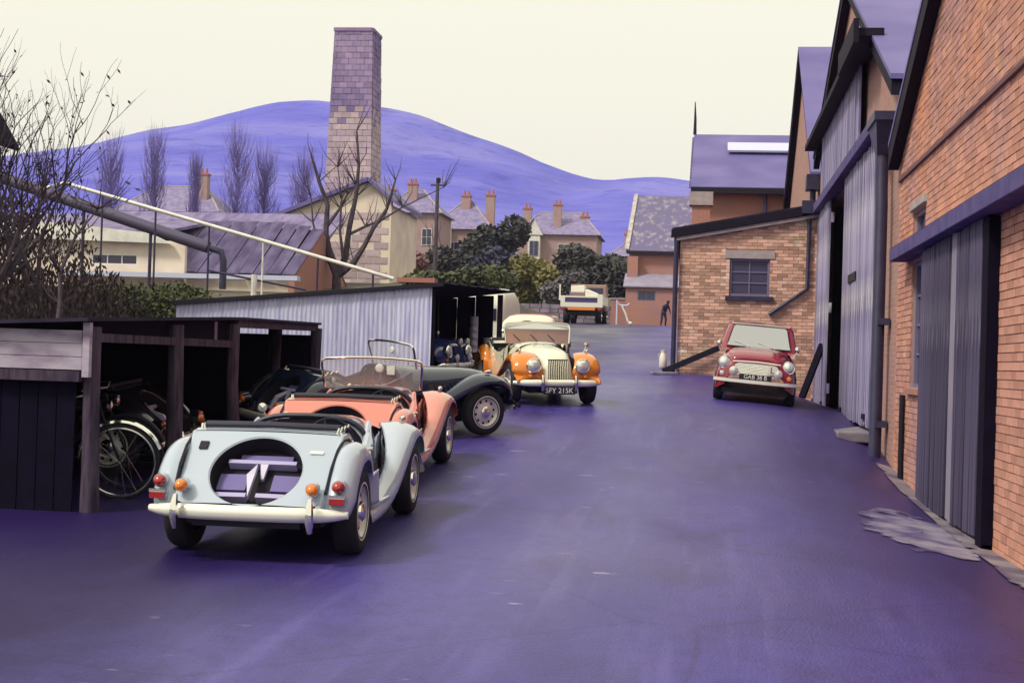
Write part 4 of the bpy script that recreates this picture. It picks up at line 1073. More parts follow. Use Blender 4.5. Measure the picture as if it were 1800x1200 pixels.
        # overriders
        for yy, d in ((-1.945, -1), (1.845, 1)):
            ov = MB(); ov.tube([(s * .495 if d < 0 else s * .27, yy, .25), (s * .495 if d < 0 else s * .27, yy + .035 * d, .34), (s * .495 if d < 0 else s * .27, yy + .03 * d, .42), (s * .495 if d < 0 else s * .27, yy, .49)], [.02, .034, .03, .016], 8)
            ov.build('overrider', m_chrome if d < 0 else m_chrome_d, root, smooth=True)
    # bumpers: curved blades
    for yy, d, hw in ((-1.93, -1, .74), (1.82, 1, .72)):
        rows = []
        for k in range(17):
            t = lerp(-1, 1, k / 16); e = abs(t) ** 6
            yc = yy - d * .06 * t * t - d * .07 * e; hgt = .056 * (1 - .55 * e)
            rows.append([(t * hw, yc - d * .02, .365 + hgt), (t * hw, yc + d * .006, .365 + hgt * .9), (t * hw, yc + d * .02, .365 + hgt * .3), (t * hw, yc + d * .02, .365 - hgt * .3), (t * hw, yc + d * .006, .365 - hgt * .9), (t * hw, yc - d * .02, .365 - hgt)])
        b = MB(); b.grid(rows, close_u=True, flip=(d > 0)); b.build('rear_bumper' if d < 0 else 'front_bumper', m_bumper, root, smooth=True, angle=60)
    MB().box(-.40, .40, -1.86, -1.82, .26, .42).build('rear_valance', m_black, root)
    if screen:
        fpts = [(-.55, .17, .935), (-.575, .11, 1.18), (-.565, .095, 1.235), (-.52, .088, 1.262), (-.25, .082, 1.28), (0, .08, 1.285), (.25, .082, 1.28), (.52, .088, 1.262), (.565, .095, 1.235), (.575, .11, 1.18), (.55, .17, .935)]
        fm = MB(); fm.tube(fpts, .015, 8); sf = fm.build('windscreen', m_chrome, root, smooth=True)
        gl = MB(); gl.add([(a * .985, b, c - .01) for a, b, c in fpts], [tuple(range(len(fpts)))]); gl.build('pane', glass or m_pane, sf, solid=.005)
        wpr = MB()
        for xx in (-.3, 0, .3): wpr.tube([(xx, .19, .965), (xx + .12, .14, 1.08)], .005, 5)
        wpr.build('wiper', m_black, sf)
        ml = MB(); ml.lathe([(0, -.01), (.045, -.008), (.05, 0), (.04, .012), (0, .016)], (.10, .06, 1.17), (0, -1, 0), 12); ml.build('rear_view_mirror', m_white, sf, smooth=True)
    if hood:
        def hs(hw, zt, yy): return [(hw * (1 if cos(a) >= 0 else -1) * abs(cos(a)) ** .55, yy, .95 + (zt - .95) * abs(sin(a)) ** .55) for a in [pi * i / 20 for i in range(21)]]
        hd = MB(); hd.grid([hs(.565, 1.285, .10), hs(.575, 1.31, -.1), hs(.585, 1.31, -.55), hs(.58, 1.26, -.95), hs(.57, 1.08, -1.17), hs(.56, .94, -1.22)], flip=True)
        hdd = hd.build('hood', body, root, smooth=True, angle=70)
        rw = MB(); rw.add([(.22 * cos(a), -1.172 + .115 * sin(a), 1.06 + .13 * sin(a)) for a in [pi * i / 14 for i in range(15)]], [tuple(range(15))]); rwo = rw.build('rear_window', m_glass, hdd, solid=.02)
        hb = MB(); hb.tube(hs(.578, 1.314, -.3), .02, 6); hb.build('hood_seam', m_terra, hdd, smooth=True)
    mr = MB(); mr.cyl((-.60, .95, .80), (-.66, .93, .93), .008, n=6); mr.lathe([(0, -.02), (.04, -.01), (.042, .005), (0, .008)], (-.665, .93, .95), (0, -1, 0), 12); mr.build('wing_mirror', m_chrome, root, smooth=True)
    if plate:
        MB().box(-.26, .26, 1.845, 1.86, .19, .31).build('number_plate', m_platec, root)
        text_mesh(plate, .115, m_plate_t, root, Matrix.Translation((0, 1.864, .25)) @ Matrix.Rotation(pi, 4, 'Z') @ Matrix.Rotation(pi / 2, 4, 'X'), 'plate_lettering')['kind'] = 'stuff'
    if extras:
        tilt = atan2(za - zb, ya - yb)
        f_ = MB().box(-.035, .035, -.04, .04, 0, .012).build('filler_cap', m_black, root, bevel=.01); f_.location = PT(-.455, .16, -.004); f_.rotation_euler = (tilt, 0, 0)
        b_ = MB().box(-.05, .05, -.013, .013, 0, .008).build('badge', m_bumper, root); b_.location = PT(.42, .20, -.004); b_.rotation_euler = (tilt, 0, radians(4))
    place(root, x, y, heading, scale=.95)
    return root

def paint(name, c, rough=.2, coat=1.0, var=None):
    return mat(name, c, rough, coat=coat, var=var, scale=3)
p_blue = paint('paint_pale_blue', (.42, .48, .58))
p_red = paint('paint_salmon_red', (.66, .22, .17), .15, 1.0)
p_dk = paint('paint_dark_green', (.012, .018, .045), .15, .7)
p_black = paint('paint_black', (.010, .009, .018), .22, 1.0)
p_cream = paint('paint_cream', (.80, .76, .58))
p_orange = paint('paint_orange', (.70, .21, .012))
p_navy = paint('paint_navy', (.035, .045, .20), .22, 1.0)

blue = sports_car('sports_car', 'pale blue open sports car seen from behind, empty round spare wheel well, nearest car', p_blue, p_blue, -3.14, 11.62, -1.5, screen=False, extras=True)
red = sports_car('sports_car', 'salmon red open sports car with windscreen up, just ahead of the pale blue one', p_red, p_red, -3.52, 15.42, 0.0)
MB().box(-.045, .045, -.003, .003, -.05, .05).build('screen_sticker', m_white, red, loc=(.22, .09, 1.15))
dark = sports_car('sports_car', 'dark green open sports car parked across the yard, nose to the right', p_dk, p_dk, -4.10, 18.78, 46)
white = sports_car('sports_car', 'cream sports car with orange wings facing the camera', p_cream, p_orange, -2.74, 23.95, 161, plate='SFY 215K', glass=m_screen_r)
blk2 = sports_car('sports_car', 'black sports car deep in the open shed, only its bumper showing', p_black, p_black, -7.15, 14.95, -93, seats=False, screen=False)
crm = sports_car('sports_car', 'cream soft-top sports car with arched rear window, behind the orange-winged car', p_cream, p_cream, -3.70, 31.7, 0, hood=True)
navy = sports_car('sports_car', 'navy sports car inside the corrugated shed, lamps and bumper showing', p_navy, p_navy, -6.0, 26.95, 108, seats=False, screen=False)
# a cluster of spare lamps mounted on the navy car's badge bar
for i, (xx, zz) in enumerate(((-.26, .52), (.26, .52), (-.14, .82), (.14, .82))):
    l = MB(); l.lathe([(0, -.07), (.05, -.04), (.068, 0), (.068, .012), (.05, .025), (0, .03)], (xx, 1.86, zz), (0, 1, 0), 16); l.build('spot_lamp', m_lens, navy, smooth=True)

# ---------- small red saloon
def small_saloon():
    root = thing('small_saloon_car', 'dark red small saloon car with learner plate parked by the lean-to', 'car')
    P = paint('paint_maroon', (.26, .012, .038), .25, 1.0)
    def sec(yy, w, zt, zl=.22, p=2.6):
        pts = []
        for a in [pi * i / 22 for i in range(23)]:
            c, s = cos(a), sin(a)
            pts.append((w * (1 if c >= 0 else -1) * abs(c) ** (2 / 5.0), yy, zl + (zt - zl) * abs(s) ** (2 / p)))
        return pts
    lo = MB(); lo.grid([sec(-1.50, .50, .70, .30), sec(-1.48, .60, .80, .26), sec(-1.35, .66, .86), sec(-.9, .70, .90), sec(-.2, .705, .91), sec(.5, .705, .92), sec(.72, .70, .925), sec(.9, .695, .90), sec(1.15, .685, .86), sec(1.35, .665, .80), sec(1.46, .63, .73), sec(1.51, .58, .64, .26), sec(1.52, .5, .5, .30)], flip=True)
    lo.build('body', P, root, smooth=True, angle=70)
    # bonnet panel with its raised centre and shut lines
    bn = MB(); bn.grid([[(lerp(-1, 1, k / 10) * wd, yy, zz + .012 - .05 * abs(lerp(-1, 1, k / 10)) ** 4) for k in range(11)] for yy, wd, zz in ((.74, .52, .925), (.95, .50, .90), (1.2, .48, .855), (1.38, .46, .79), (1.455, .44, .735))], flip=True)
    bn.build('bonnet', P, root, smooth=True, angle=60, solid=.006)
    # cabin
    def cab(yy, w, zt):
        return [(w * (1 if cos(a) >= 0 else -1) * abs(cos(a)) ** .5, yy, .86 + (zt - .86) * abs(sin(a)) ** .42) for a in [pi * i / 20 for i in range(21)]]
    cb = MB()
    levels = [(.88, .655, .80, -1.33), (1.0, .635, .66, -1.30), (1.15, .60, .48, -1.22), (1.27, .565, .33, -1.12), (1.315, .54, .27, -1.06)]
    rows = []
    for z, w, yf, yr in levels:
        c = .10; row = []
        for cx, cy, a0 in ((w, yf, 0), (-w, yf, pi / 2), (-w, yr, pi), (w, yr, 3 * pi / 2)):
            for k in range(6):
                a = a0 + pi / 2 * k / 5; row.append((cx - c * (1 if cx > 0 else -1) + c * cos(a), cy - c * (1 if cy == yf else -1) + c * sin(a), z))
        rows.append(row)
    # only pillars: build the frame from glass-sized gaps
    cb.grid(rows, close_u=True); cabin = cb.build('cabin', P, root, smooth=True, angle=60)
    rf = MB(); rr_ = []
    for t in (0, .35, .7, .9, 1.0):
        z = 1.315 + .045 * sin(t * pi / 2); rr_.append([(x * (1 - t), lerp(y, -.4, t), z) for x, y, _ in rows[-1]])
    rf.grid(rr_, close_u=True); rf.build('roof', P, root, smooth=True, angle=80)
    gt = MB(); gt.tube([(.555, .20, 1.31), (.56, -.4, 1.325), (.54, -1.0, 1.31)], .012, 6); gt.tube([(-.555, .20, 1.31), (-.56, -.4, 1.325), (-.54, -1.0, 1.31)], .012, 6); gt.tube([(-.5, .285, 1.315), (0, .30, 1.325), (.5, .285, 1.315)], .012, 6); gt.build('gutter', m_chrome_d, root, smooth=True)
    def pane(pts, nm, m, off):
        o = Vector(off); g = MB(); g.add([Vector(p) + o for p in pts], [tuple(range(len(pts)))]); return g.build(nm, m, root, solid=.004)
    def yf(z): return interp(z, [(l[0], l[2]) for l in levels])
    def ww(z): return interp(z, [(l[0], l[1]) for l in levels])
    ws = [(-.545, yf(.92), .92), (.545, yf(.92), .92), (.53, yf(1.0), 1.0), (.47, yf(1.25), 1.25), (.43, yf(1.285), 1.285), (-.43, yf(1.285), 1.285), (-.47, yf(1.25), 1.25), (-.53, yf(1.0), 1.0)]
    sl = MB(); sl.tube([Vector(p) + Vector((0, .012, .008)) for p in ws], .012, 6, closed=True); sl.build('screen_seal', m_black, root, smooth=True)
    m_sc = mat('saloon_screen_glass', (.50, .50, .52), .06, metal=.85)
    pane(ws, 'windscreen', m_sc, (0, .014, .010))
    for s in (1, -1):
        sw = [(s * (ww(.95) + .006), .50, .95), (s * (ww(.95) + .006), -.42, .95), (s * (ww(1.25) + .006), -.42, 1.25), (s * (ww(1.25) + .006), .22, 1.25)]
        pane(sw, 'door_window', m_glass, (0, 0, 0))
        sw = [(s * (ww(.95) + .006), -.50, .95), (s * (ww(.95) + .006), -1.12, .95), (s * (ww(1.25) + .006), -1.0, 1.25), (s * (ww(1.25) + .006), -.50, 1.25)]
        pane(sw, 'quarter_window', m_glass, (0, 0, 0))
    for xx in (-.28, .12):
        w = MB(); w.tube([(xx, .80, .925), (xx + .02, .76, .945), (xx + .30, .68, 1.02)], .006, 5); w.build('wiper', m_chrome_d, root)
    # grille with moustache
    gp = [(-.36, 1.527, .47), (.36, 1.527, .47), (.40, 1.520, .54), (.36, 1.502, .64), (.30, 1.492, .675), (-.30, 1.492, .675), (-.36, 1.502, .64), (-.40, 1.520, .54)]
    g = MB(); g.add([Vector(p) + Vector((0, .012, 0)) for p in gp], [tuple(range(8))[::-1]]); gri = g.build('grille', m_chrome_d, root, solid=.01)
    for i in range(7):
        z = .50 + i * .024; MB().tube([(-.35, 1.545 - (z - .47) * .16, z), (0, 1.555 - (z - .47) * .16, z), (.35, 1.545 - (z - .47) * .16, z)], .008, 6).build('slat', m_bumper, gri, smooth=True)
    MB().tube([(-.40, 1.525, .69), (0, 1.53, .705), (.40, 1.525, .69)], .014, 8).build('grille_surround', m_chrome, root, smooth=True)
    for s in (1, -1):
        c = (s * .535, 1.455, .655)
        hl = MB(); hl.lathe([(.115, -.08), (.115, .0), (.105, .02), (.095, .018)], c, (0, 1, .06), 24); h_ = hl.build('headlamp', m_chrome, root, smooth=True)
        ln = MB(); ln.lathe([(.098, .016), (.08, .04), (.04, .055), (0, .058)], c, (0, 1, .06), 24); ln.build('lens', m_lens, h_, smooth=True)
        c = (s * .37, 1.57, .535); sp = MB(); sp.lathe([(0, -.08), (.05, -.05), (.075, 0), (.07, .015), (.04, .028), (0, .03)], c, (0, 1, 0), 20); sp.build('spot_lamp', m_lens, root, smooth=True)
        il = MB(); il.lathe([(.045, -.02), (.045, .0), (.035, .03), (0, .036)], (s * .56, 1.50, .475), (0, 1, 0), 16); il.build('indicator', m_amb_l if s < 0 else m_lens, root, smooth=True)
        mi = MB(); mi.tube([(s * .60, 1.0, .83), (s * .66, 1.0, .93)], .008, 6); mi.lathe([(0, .04), (.035, .03), (.05, 0), (0, -.004)], (s * .665, 1.0, .965), (0, 1, 0), 14); mi.build('wing_mirror', m_chrome, root, smooth=True)
        wheel(root, s * .61, 1.02, .255, .15, m_rim, s, 8); wheel(root, s * .61, -1.02, .255, .15, m_rim, s, 8)
    b = MB(); rows = []
    for k in range(15):
        t = lerp(-1, 1, k / 14); yy = 1.60 - .10 * t * t - .08 * abs(t) ** 8
        rows.append([(t * .70, yy - .03, .395), (t * .70, yy + .02, .40), (t * .70, yy + .02, .345), (t * .70, yy - .03, .335)])
    b.grid(rows, close_u=True); b.build('front_bumper', m_bumper, root, smooth=True, angle=50)
    MB().box(-.27, .27, 1.60, 1.612, .405, .50).build('number_plate', m_platec, root)
    T = lambda x, y, z: Matrix.Translation((x, y, z)) @ Matrix.Rotation(pi, 4, 'Z') @ Matrix.Rotation(pi / 2, 4, 'X')
    text_mesh('GAB 38 B', .095, m_plate_t, root, T(0, 1.615, .452), 'plate_lettering')['kind'] = 'stuff'
    lp = MB().box(-.34, -.20, 1.585, 1.595, .52, .66).build('learner_plate', m_white, root)
    text_mesh('L', .15, m_red_l, lp, T(-.27, 1.598, .59), 'learner_letter')
    MB().box(-.55, .55, -1.4, 1.45, .15, .24).build('underbody', m_black, root)
    return place(root, .86, 26.0, 182.5, 2.04, 1.22, .97)
small_saloon()

# ---------- flatbed lorry at the top of the yard
lo = thing('flatbed_lorry', 'white and orange flatbed lorry with load seen from behind at the top of the yard', 'lorry')
m_lw = mat('lorry_white', (.78, .75, .66), .5); m_lo = mat('lorry_orange', (.75, .25, .06), .4)
MB().box(-1.08, 1.08, -2.4, 1.9, .98, 1.10).build('bed', m_lw, lo)
tbm = MB(); tbm.box(-1.12, -.88, -2.48, -2.41, .86, 1.45); tbm.box(.84, 1.12, -2.48, -2.41, .86, 1.55); tbm.box(-.88, .84, -2.48, -2.41, .86, 1.10); tbm.box(-.88, .84, -2.48, -2.41, 1.36, 1.44)
tbd = tbm.build('tailboard', m_lw, lo); MB().box(-.88, .84, -2.44, -2.42, 1.10, 1.36).build('panel', mat('lorry_panel_navy', (.06, .05, .16), .5), tbd)
for s in (-1, 1): MB().box(min(s * 1.06, s * 1.12), max(s * 1.06, s * 1.12), -2.4, 1.9, .98, 1.45).build('side_board', m_lw, lo)
MB().box(-.72, .72, -2.50, -2.42, .70, .85).build('rear_bar', m_lo, lo)
for s in (-1, 1):
    l = MB(); l.lathe([(.11, 0), (.10, -.03), (0, -.05)], (s * .95, -2.42, .76), (0, 1, 0), 16); l.build('tail_lamp', m_red_l, lo, smooth=True)
MB().box(-.75, .75, -2.3, 3.2, .45, .95).build('chassis', m_black, lo)
cbm = MB(); cbm.prism([(-1.0, 2.0, .7), (-1.0, 3.5, .7), (-1.0, 3.5, 1.5), (-1.0, 3.2, 2.15), (-1.0, 2.0, 2.2)], (2.0, 0, 0)); cbm.build('cab', mat('lorry_cab_brown', (.30, .18, .16), .5), lo, bevel=.06)
MB().box(-.8, .8, 1.97, 1.995, 1.5, 2.0).build('cab_rear_window', m_glass, lo)
for s in (-1, 1):
    for y in (-1.5, 2.7): wheel(lo, s * .86, y, .40, .30, m_rim, s, 6)
MB().box(-1.22, -1.14, -2.3, -2.22, 1.2, 2.05).build('corner_post', m_lw, lo)
lo2 = place(lo, -6.55, 80.4, 0, 4.0, 1.7)
zl = ground_z(-6.6, 79)
ld1 = tag(MB().prism([(-7.25, 79.2, 0), (-6.52, 79.2, 0), (-6.52, 79.2, .40), (-7.25, 79.2, .34)], (0, 1.2, 0)).build('packing_case', m_lw, bevel=.03), 'long white packing case raised at the left of the lorry load', 'packing case'); ld1.location = (0, 0, zl + 1.66)
ld1b = tag(MB().box(-7.3, -6.45, 79.1, 80.4, 0, .55).build('brown_crate', mat('crate_brown', (.22, .14, .16), .8), bevel=.02), 'brown crate under the white case on the lorry', 'crate'); ld1b.location = (0, 0, zl + 1.105)
ld2 = tag(MB().prism([(-6.42, 78.6, 0), (-5.55, 78.6, 0), (-5.55, 78.6, .34), (-5.8, 78.6, .52), (-6.3, 78.6, .72), (-6.42, 78.6, .70)], (0, 1.6, 0)).build('sheeted_load', m_lw, bevel=.05), 'white sheeted load sloping down at the right of the lorry', 'load'); ld2.location = (0, 0, zl + 1.105)

# ---------- white van beyond the corrugated shed
va = thing('white_van', 'rounded white van mostly hidden behind the corrugated shed', 'van')
vb = MB(); 
def vsec(yy, w, zt, zl=.35): return [(w * (1 if cos(a) >= 0 else -1) * abs(cos(a)) ** .35, yy, zl + (zt - zl) * abs(sin(a)) ** .3) for a in [pi * i / 20 for i in range(21)]]
vb.grid([vsec(-1.85, .70, 1.35, .45), vsec(-1.80, .78, 1.6), vsec(-1.4, .82, 1.72), (vsec(.4, .82, 1.72)), vsec(.9, .80, 1.62), vsec(1.25, .78, 1.05), vsec(1.85, .72, .95), vsec(1.95, .6, .7, .4)], flip=True); vb.build('body', m_lw, va, smooth=True, angle=70)
vbk = MB(); vbk.add(vsec(-1.852, .70, 1.35, .45), [tuple(range(21))]); vbk.build('rear_panel', m_lw, va)
for s in (-1, 1):
    MB().box(min(s * .1, s * .55), max(s * .1, s * .55), -1.87, -1.855, .95, 1.25).build('rear_window', m_glass, va)
    for y in (-1.1, 1.15): wheel(va, s * .70, y, .30, .16, m_rim, s, 6)
place(va, -5.75, 38.5, 0, 2.25, 1.4)

# ---------- bicycles in the near shed
def bicycle(x, y, heading, label, lean=6):
    b = thing('bicycle', label, 'bicycle', group='bicycles leaning in the shed')
    for yy in (-.53, .53):
        t = MB(); t.tube([(0, yy + .335 * cos(2 * pi * i / 36), .345 + .335 * sin(2 * pi * i / 36)) for i in range(36)], .018, 6, closed=True); w_ = t.build('wheel', m_tyre, b, smooth=True)
        k = MB(); k.tube([(0, yy + .312 * cos(2 * pi * i / 36), .345 + .312 * sin(2 * pi * i / 36)) for i in range(36)], .013, 6, closed=True); k.build('rim', m_chrome_d if lean > 7.5 else m_iron, w_, smooth=True)
        s = MB()
        for i in range(18):
            a = 2 * pi * i / 18; s.cyl((.02 * (1 if i % 2 else -1), yy, .345), (0, yy + .31 * cos(a), .345 + .31 * sin(a)), .0016, n=3, caps=False)
        s.build('spokes', m_chrome_d, w_)
        g = MB(); g.tube([(0, yy + .372 * cos(a), .345 + .372 * sin(a)) for a in [radians(lerp(20, 175, i / 16)) for i in range(17)]], .022, 6); g.build('mudguard', m_chrome if (yy > 0 and lean > 7.5) else m_black, b, smooth=True)
    f = MB(); f.tube([(0, -.53, .345), (0, -.10, .30), (0, -.26, .82)], .014, 8); f.tube([(0, -.10, .30), (0, .36, .80)], .016, 8); f.tube([(0, -.25, .78), (0, .34, .86)], .014, 8); f.tube([(0, -.53, .345), (0, -.25, .78)], .009, 6); f.tube([(0, .33, .92), (0, .38, .74), (0, .53, .345)], .013, 8)
    f.build('frame', m_black, b, smooth=True)
    h = MB(); h.tube([(-.28, .18, .98), (-.24, .30, 1.0), (0, .34, .98), (.24, .30, 1.0), (.28, .18, .98)], .011, 8); h.build('handlebar', m_chrome_d, b, smooth=True)
    s = MB(); s.prism([(-.09, -.42, .86), (.09, -.42, .86), (.025, -.14, .86), (-.025, -.14, .86)], (0, 0, .05)); s.build('saddle', m_black, b, bevel=.02)
    c = MB(); c.lathe([(.09, -.005), (.09, .005)], (.04, -.10, .30), (1, 0, 0), 18); c.build('chainwheel', m_chrome_d, b)
    c = MB(); c.lathe([(0, -.03), (.05, 0), (.05, .03), (0, .045)], (0, .42, .86), (0, 1, 0), 12); c.build('lamp', m_chrome, b, smooth=True)
    hh = radians(-heading)
    b.matrix_world = Matrix.Translation((x, y, ground_z(x, y))) @ Matrix.Rotation(hh, 4, 'Z') @ Matrix.Rotation(radians(lean), 4, 'Y')
    return b
bicycle(-5.75, 12.75, 75, 'bicycle just inside the shed beside the nearest post, front wheel showing', 8)
bicycle(-5.95, 13.45, 82, 'bicycle second from the nearest shed post, chrome mudguard showing', 7)

# ---------- small things round the yard
wc = thing('white_churn', 'white can standing on the tarmac at the corner of the lean-to', 'can', (-.98, 35.2, ground_z(-.98, 35.2)))
wc.scale = (.68, .68, .68)
MB().lathe([(0, 0), (.13, 0), (.14, .02), (.14, .34), (.10, .44), (.085, .50), (.085, .56), (.10, .57), (.10, .60), (0, .61)], (0, 0, 0), (0, 0, 1), 18).build('can', m_white, wc, smooth=True)
MB().tube([(-.12, 0, .36), (-.17, 0, .40), (-.16, 0, .47), (-.10, 0, .48)], .012, 6).build('handle', m_white, wc, smooth=True)
x0, x1 = -.92, .30
tl = tag(MB().bar((x0, 32.80, ground_z(x0, 32.8) + .05), (x1, 32.85, ground_z(x1, 32.85) + .62), .05, .13).build('leaning_timber', m_black, bevel=.005), 'long black timber leaning along the foot of the lean-to wall', 'timber')
tl2 = tag(MB().bar((1.95, 30.2, ground_z(1.95, 30.2)), (2.36, 30.6, ground_z(2.36, 30.6) + 1.25), .16, .05).build('leaning_board', m_tar), 'dark board leaning between the red saloon and the plank doors', 'board')
tg = tag(MB().bar((-1.15, 32.4, ground_z(-1.15, 32.4) + .03), (-.6, 32.7, ground_z(-.6, 32.7) + .03), .12, .06).build('wooden_block', m_pale, bevel=.01), 'pale wooden block on the tarmac by the lean-to downpipe', 'block')
# boundary wall, brown bank and scrap behind the lorry
bw = thing('boundary_wall', 'low mauve stone boundary wall below the bushes at the top of the yard', 'wall')
rr = random.Random(12); m_rub = mat('rubble_stone', (.25, .21, .27), .9, var=(.18, .15, .21), scale=1.5, bump=.4, rand=.25)
MB().box(-16, -4.9, 100.3, 100.6, 3.8, 5.65).build('core', m_rub, bw)
for r_ in range(5):
    x = -14.2
    while x < -6.6:
        l = rr.uniform(.5, .9); MB().box(x + .02, x + l - .02, 100.2 - rr.uniform(0, .03), 100.32, 4.15 + r_ * .31, 4.15 + r_ * .31 + .29).build('stone', m_rub, bw, bevel=.02); x += l
sc = thing('scrap_trestle', 'pale bent pipe trestle leaning by the brown bank beside the lorry', 'trestle', (-5.35, 90.0, ground_z(-5.35, 90)))
MB().tube([(-.05, 0, .05), (-.05, 0, 1.55), (.1, 0, 1.25), (.55, 0, 1.22), (.72, 0, 1.35)], .05, 8).build('upright', mat('pale_blue_pipe', (.55, .58, .80), .4), sc, smooth=True)
MB().tube([(.25, -.1, 1.2), (.5, -.1, .7), (.62, -.1, .3), (.8, -.1, .1)], .06, 8).build('brace', m_white, sc, smooth=True)
MB().lathe([(0, -.1), (.09, -.06), (.12, 0), (.09, .06), (0, .1)], (.8, -.1, .14), (0, 1, 0), 12).build('roller', m_white, sc, smooth=True)
bk = thing('brick_bay', 'low brown brick bay wall beside the lorry', 'wall'); MB().box(-6.1, -5.0, 95, 95.3, 3.9, 5.9).build('wall', m_redwall, bk)
MB().box(-6.2, -4.95, 94.95, 95.35, 5.9, 6.0).build('coping', m_stone, bk)

# ---------- telegraph pole
tp_ = thing('telegraph_pole', 'dark telegraph pole standing among the bushes before the houses', 'pole', (-19.5, 105, ground_z(-19.5, 105)))
hz = 14.68 - ground_z(-19.5, 105)
MB().tube([(0, 0, -.3), (0, 0, hz)], [.17, .12], 10).build('pole', m_bark, tp_, smooth=True)
MB().box(-.5, .5, -.06, .06, hz - .5, hz - .38).build('crossarm', m_bark, tp_)
MB().lathe([(0, -.2), (.16, -.15), (.18, .15), (0, .25)], (.05, 0, hz - .1), (0, 0, 1), 10).build('transformer_cap', m_black, tp_, smooth=True)

# ---------- person by the far wall
def person(x, y):
    p = thing('person', 'person in dark clothes stooping beside the far brick wall', 'person', (x, y, ground_z(x, y)))
    me = bpy.data.meshes.new('body'); bm = bmesh.new(); sl_ = bm.verts.layers.skin.verify()
    J = {'pel': ((0, 0, .88), .15), 'bel': ((.02, -.06, 1.05), .14), 'che': ((.05, -.18, 1.22), .16), 'nec': ((.06, -.30, 1.36), .06), 'hd': ((.06, -.38, 1.45), .085), 'top': ((.06, -.40, 1.55), .08)}
    for s, n in ((1, 'r'), (-1, 'l')):
        J.update({n + 'hip': ((.10 * s, 0, .82), .10), n + 'kn': ((.15 * s, -.06, .47), .07), n + 'an': ((.17 * s, .02, .09), .05), n + 'toe': ((.19 * s, -.14, .04), .04),
                  n + 'sh': ((.19 * s + .04, -.20, 1.26), .07), n + 'el': ((.27 * s + .03, -.22, 1.0), .05), n + 'wr': ((.22 * s + .03, -.38, .84), .035), n + 'ha': ((.19 * s + .03, -.44, .77), .035)})
    V = {}
    for k, (c, r) in J.items():
        v = bm.verts.new(c); v[sl_].radius = (r, r); v[sl_].use_root = (k == 'pel'); V[k] = v
    for a, b in [('pel', 'bel'), ('bel', 'che'), ('che', 'nec'), ('nec', 'hd'), ('hd', 'top')] + [e for n in 'rl' for e in (('pel', n + 'hip'), (n + 'hip', n + 'kn'), (n + 'kn', n + 'an'), (n + 'an', n + 'toe'), ('che', n + 'sh'), (n + 'sh', n + 'el'), (n + 'el', n + 'wr'), (n + 'wr', n + 'ha'))]:
        bm.edges.new((V[a], V[b]))
    bm.to_mesh(me); bm.free(); me.materials.append(mat('dark_clothes', (.025, .02, .05), .8))
    o = bpy.data.objects.new('body', me); COL.objects.link(o); o.parent = p
    o.modifiers.new('skin', 'SKIN').use_smooth_shade = True
    sd = o.modifiers.new('sub', 'SUBSURF'); sd.levels = 1; sd.render_levels = 2
    h = MB(); h.lathe([(0, -.02), (.095, .0), (.10, .05), (.075, .10), (0, .125)], (.06, -.385, 1.50), (0, -.1, 1), 14); h.build('hair', mat('dark_hair', (.02, .015, .02), .7), p, smooth=True)
    p.rotation_euler = (0, 0, radians(35))
person(-2.6, 91.0)
# ------------------------------------------------------------------ houses on the slope
def hipped_house(label, x0, x1, y0, y1, z0, ze, zr, hip, wall_m, chimneys, wins, gable=None, roof_m=None):
    h = thing('house', label, 'house', group='houses below the hill')
    MB().box(x0, x1, y0, y1, z0, ze).build('wall', wall_m, h)
    xm0, xm1 = x0 + hip, x1 - hip; ym = (y0 + y1) / 2; o = .4
    A = [(x0 - o, y0 - o, ze - .1), (x1 + o, y0 - o, ze - .1), (x1 + o, y1 + o, ze - .1), (x0 - o, y1 + o, ze - .1), (xm0, ym, zr), (xm1, ym, zr)]
    rf = MB(); rf.add(A, [(0, 1, 5, 4), (1, 2, 5), (2, 3, 4, 5), (3, 0, 4), (3, 2, 1, 0)]); roof = rf.build('roof', roof_m or m_roof2, h)
    rt = MB(); rt.tube([A[0], A[4], A[5], A[1]], .09, 6); rt.build('ridge_tiles', m_stone, roof)
    for cx, cy, cz0, cz1 in chimneys:
        c = MB().box(cx - .45, cx + .45, cy - .4, cy + .4, cz0, cz1).build('chimney', m_housewall, h)
        MB().box(cx - .52, cx + .52, cy - .47, cy + .47, cz1, cz1 + .18).build('band', m_terra, c)
        for k in (-.22, .22): MB().cyl((cx + k, cy, cz1 + .18), (cx + k, cy, cz1 + .65), .14, .11, 8).build('chimney_pot', m_terra, c, smooth=True)
    for wx, wz, ww, wh in wins:
        window_unit(h, wx, wx + ww, wz, wz + wh, y0 - .06, 2, 2, m_white, m_glass, depth=.02)
    return h
hz1 = hipped_house('hip-roofed brick house, left of the two clear houses, beside the telegraph pole', -28.0, -22.3, 150, 157, 8, 15.2, 18.6, 2.6, m_housewall,
                   [(-25.2, 152.5, 17, 18.7), (-22.5, 151.5, 15.5, 18.7)], [(-24.4, 12.2, 1.3, 1.6), (-26.6, 12.2, 1.3, 1.6)], roof_m=m_roof2)
MB().prism([(-28.3, 149.9, 12.3), (-26.2, 149.9, 12.3), (-26.2, 149.9, 15.3), (-27.2, 149.9, 16.6), (-28.3, 149.9, 15.3)], (0, -.5, 0)).build('bay', m_white, hz1)
hz2 = hipped_house('hip-roofed brick house with white bay and long roof, right of the two clear houses', -20.6, -12.0, 160, 168, 9, 15.7, 18.4, 2.0, m_housewall,
                   [(-20.0, 163, 16.8, 18.6), (-16.5, 161.5, 16, 18.9), (-13.6, 163, 16, 17.8)], [(-16.2, 13.0, 1.3, 1.6), (-14.4, 13.0, 1.2, 1.5)])
MB().box(-19.4, -18.1, 159.0, 160, 11.0, 15.4).build('bay', m_white, hz2)
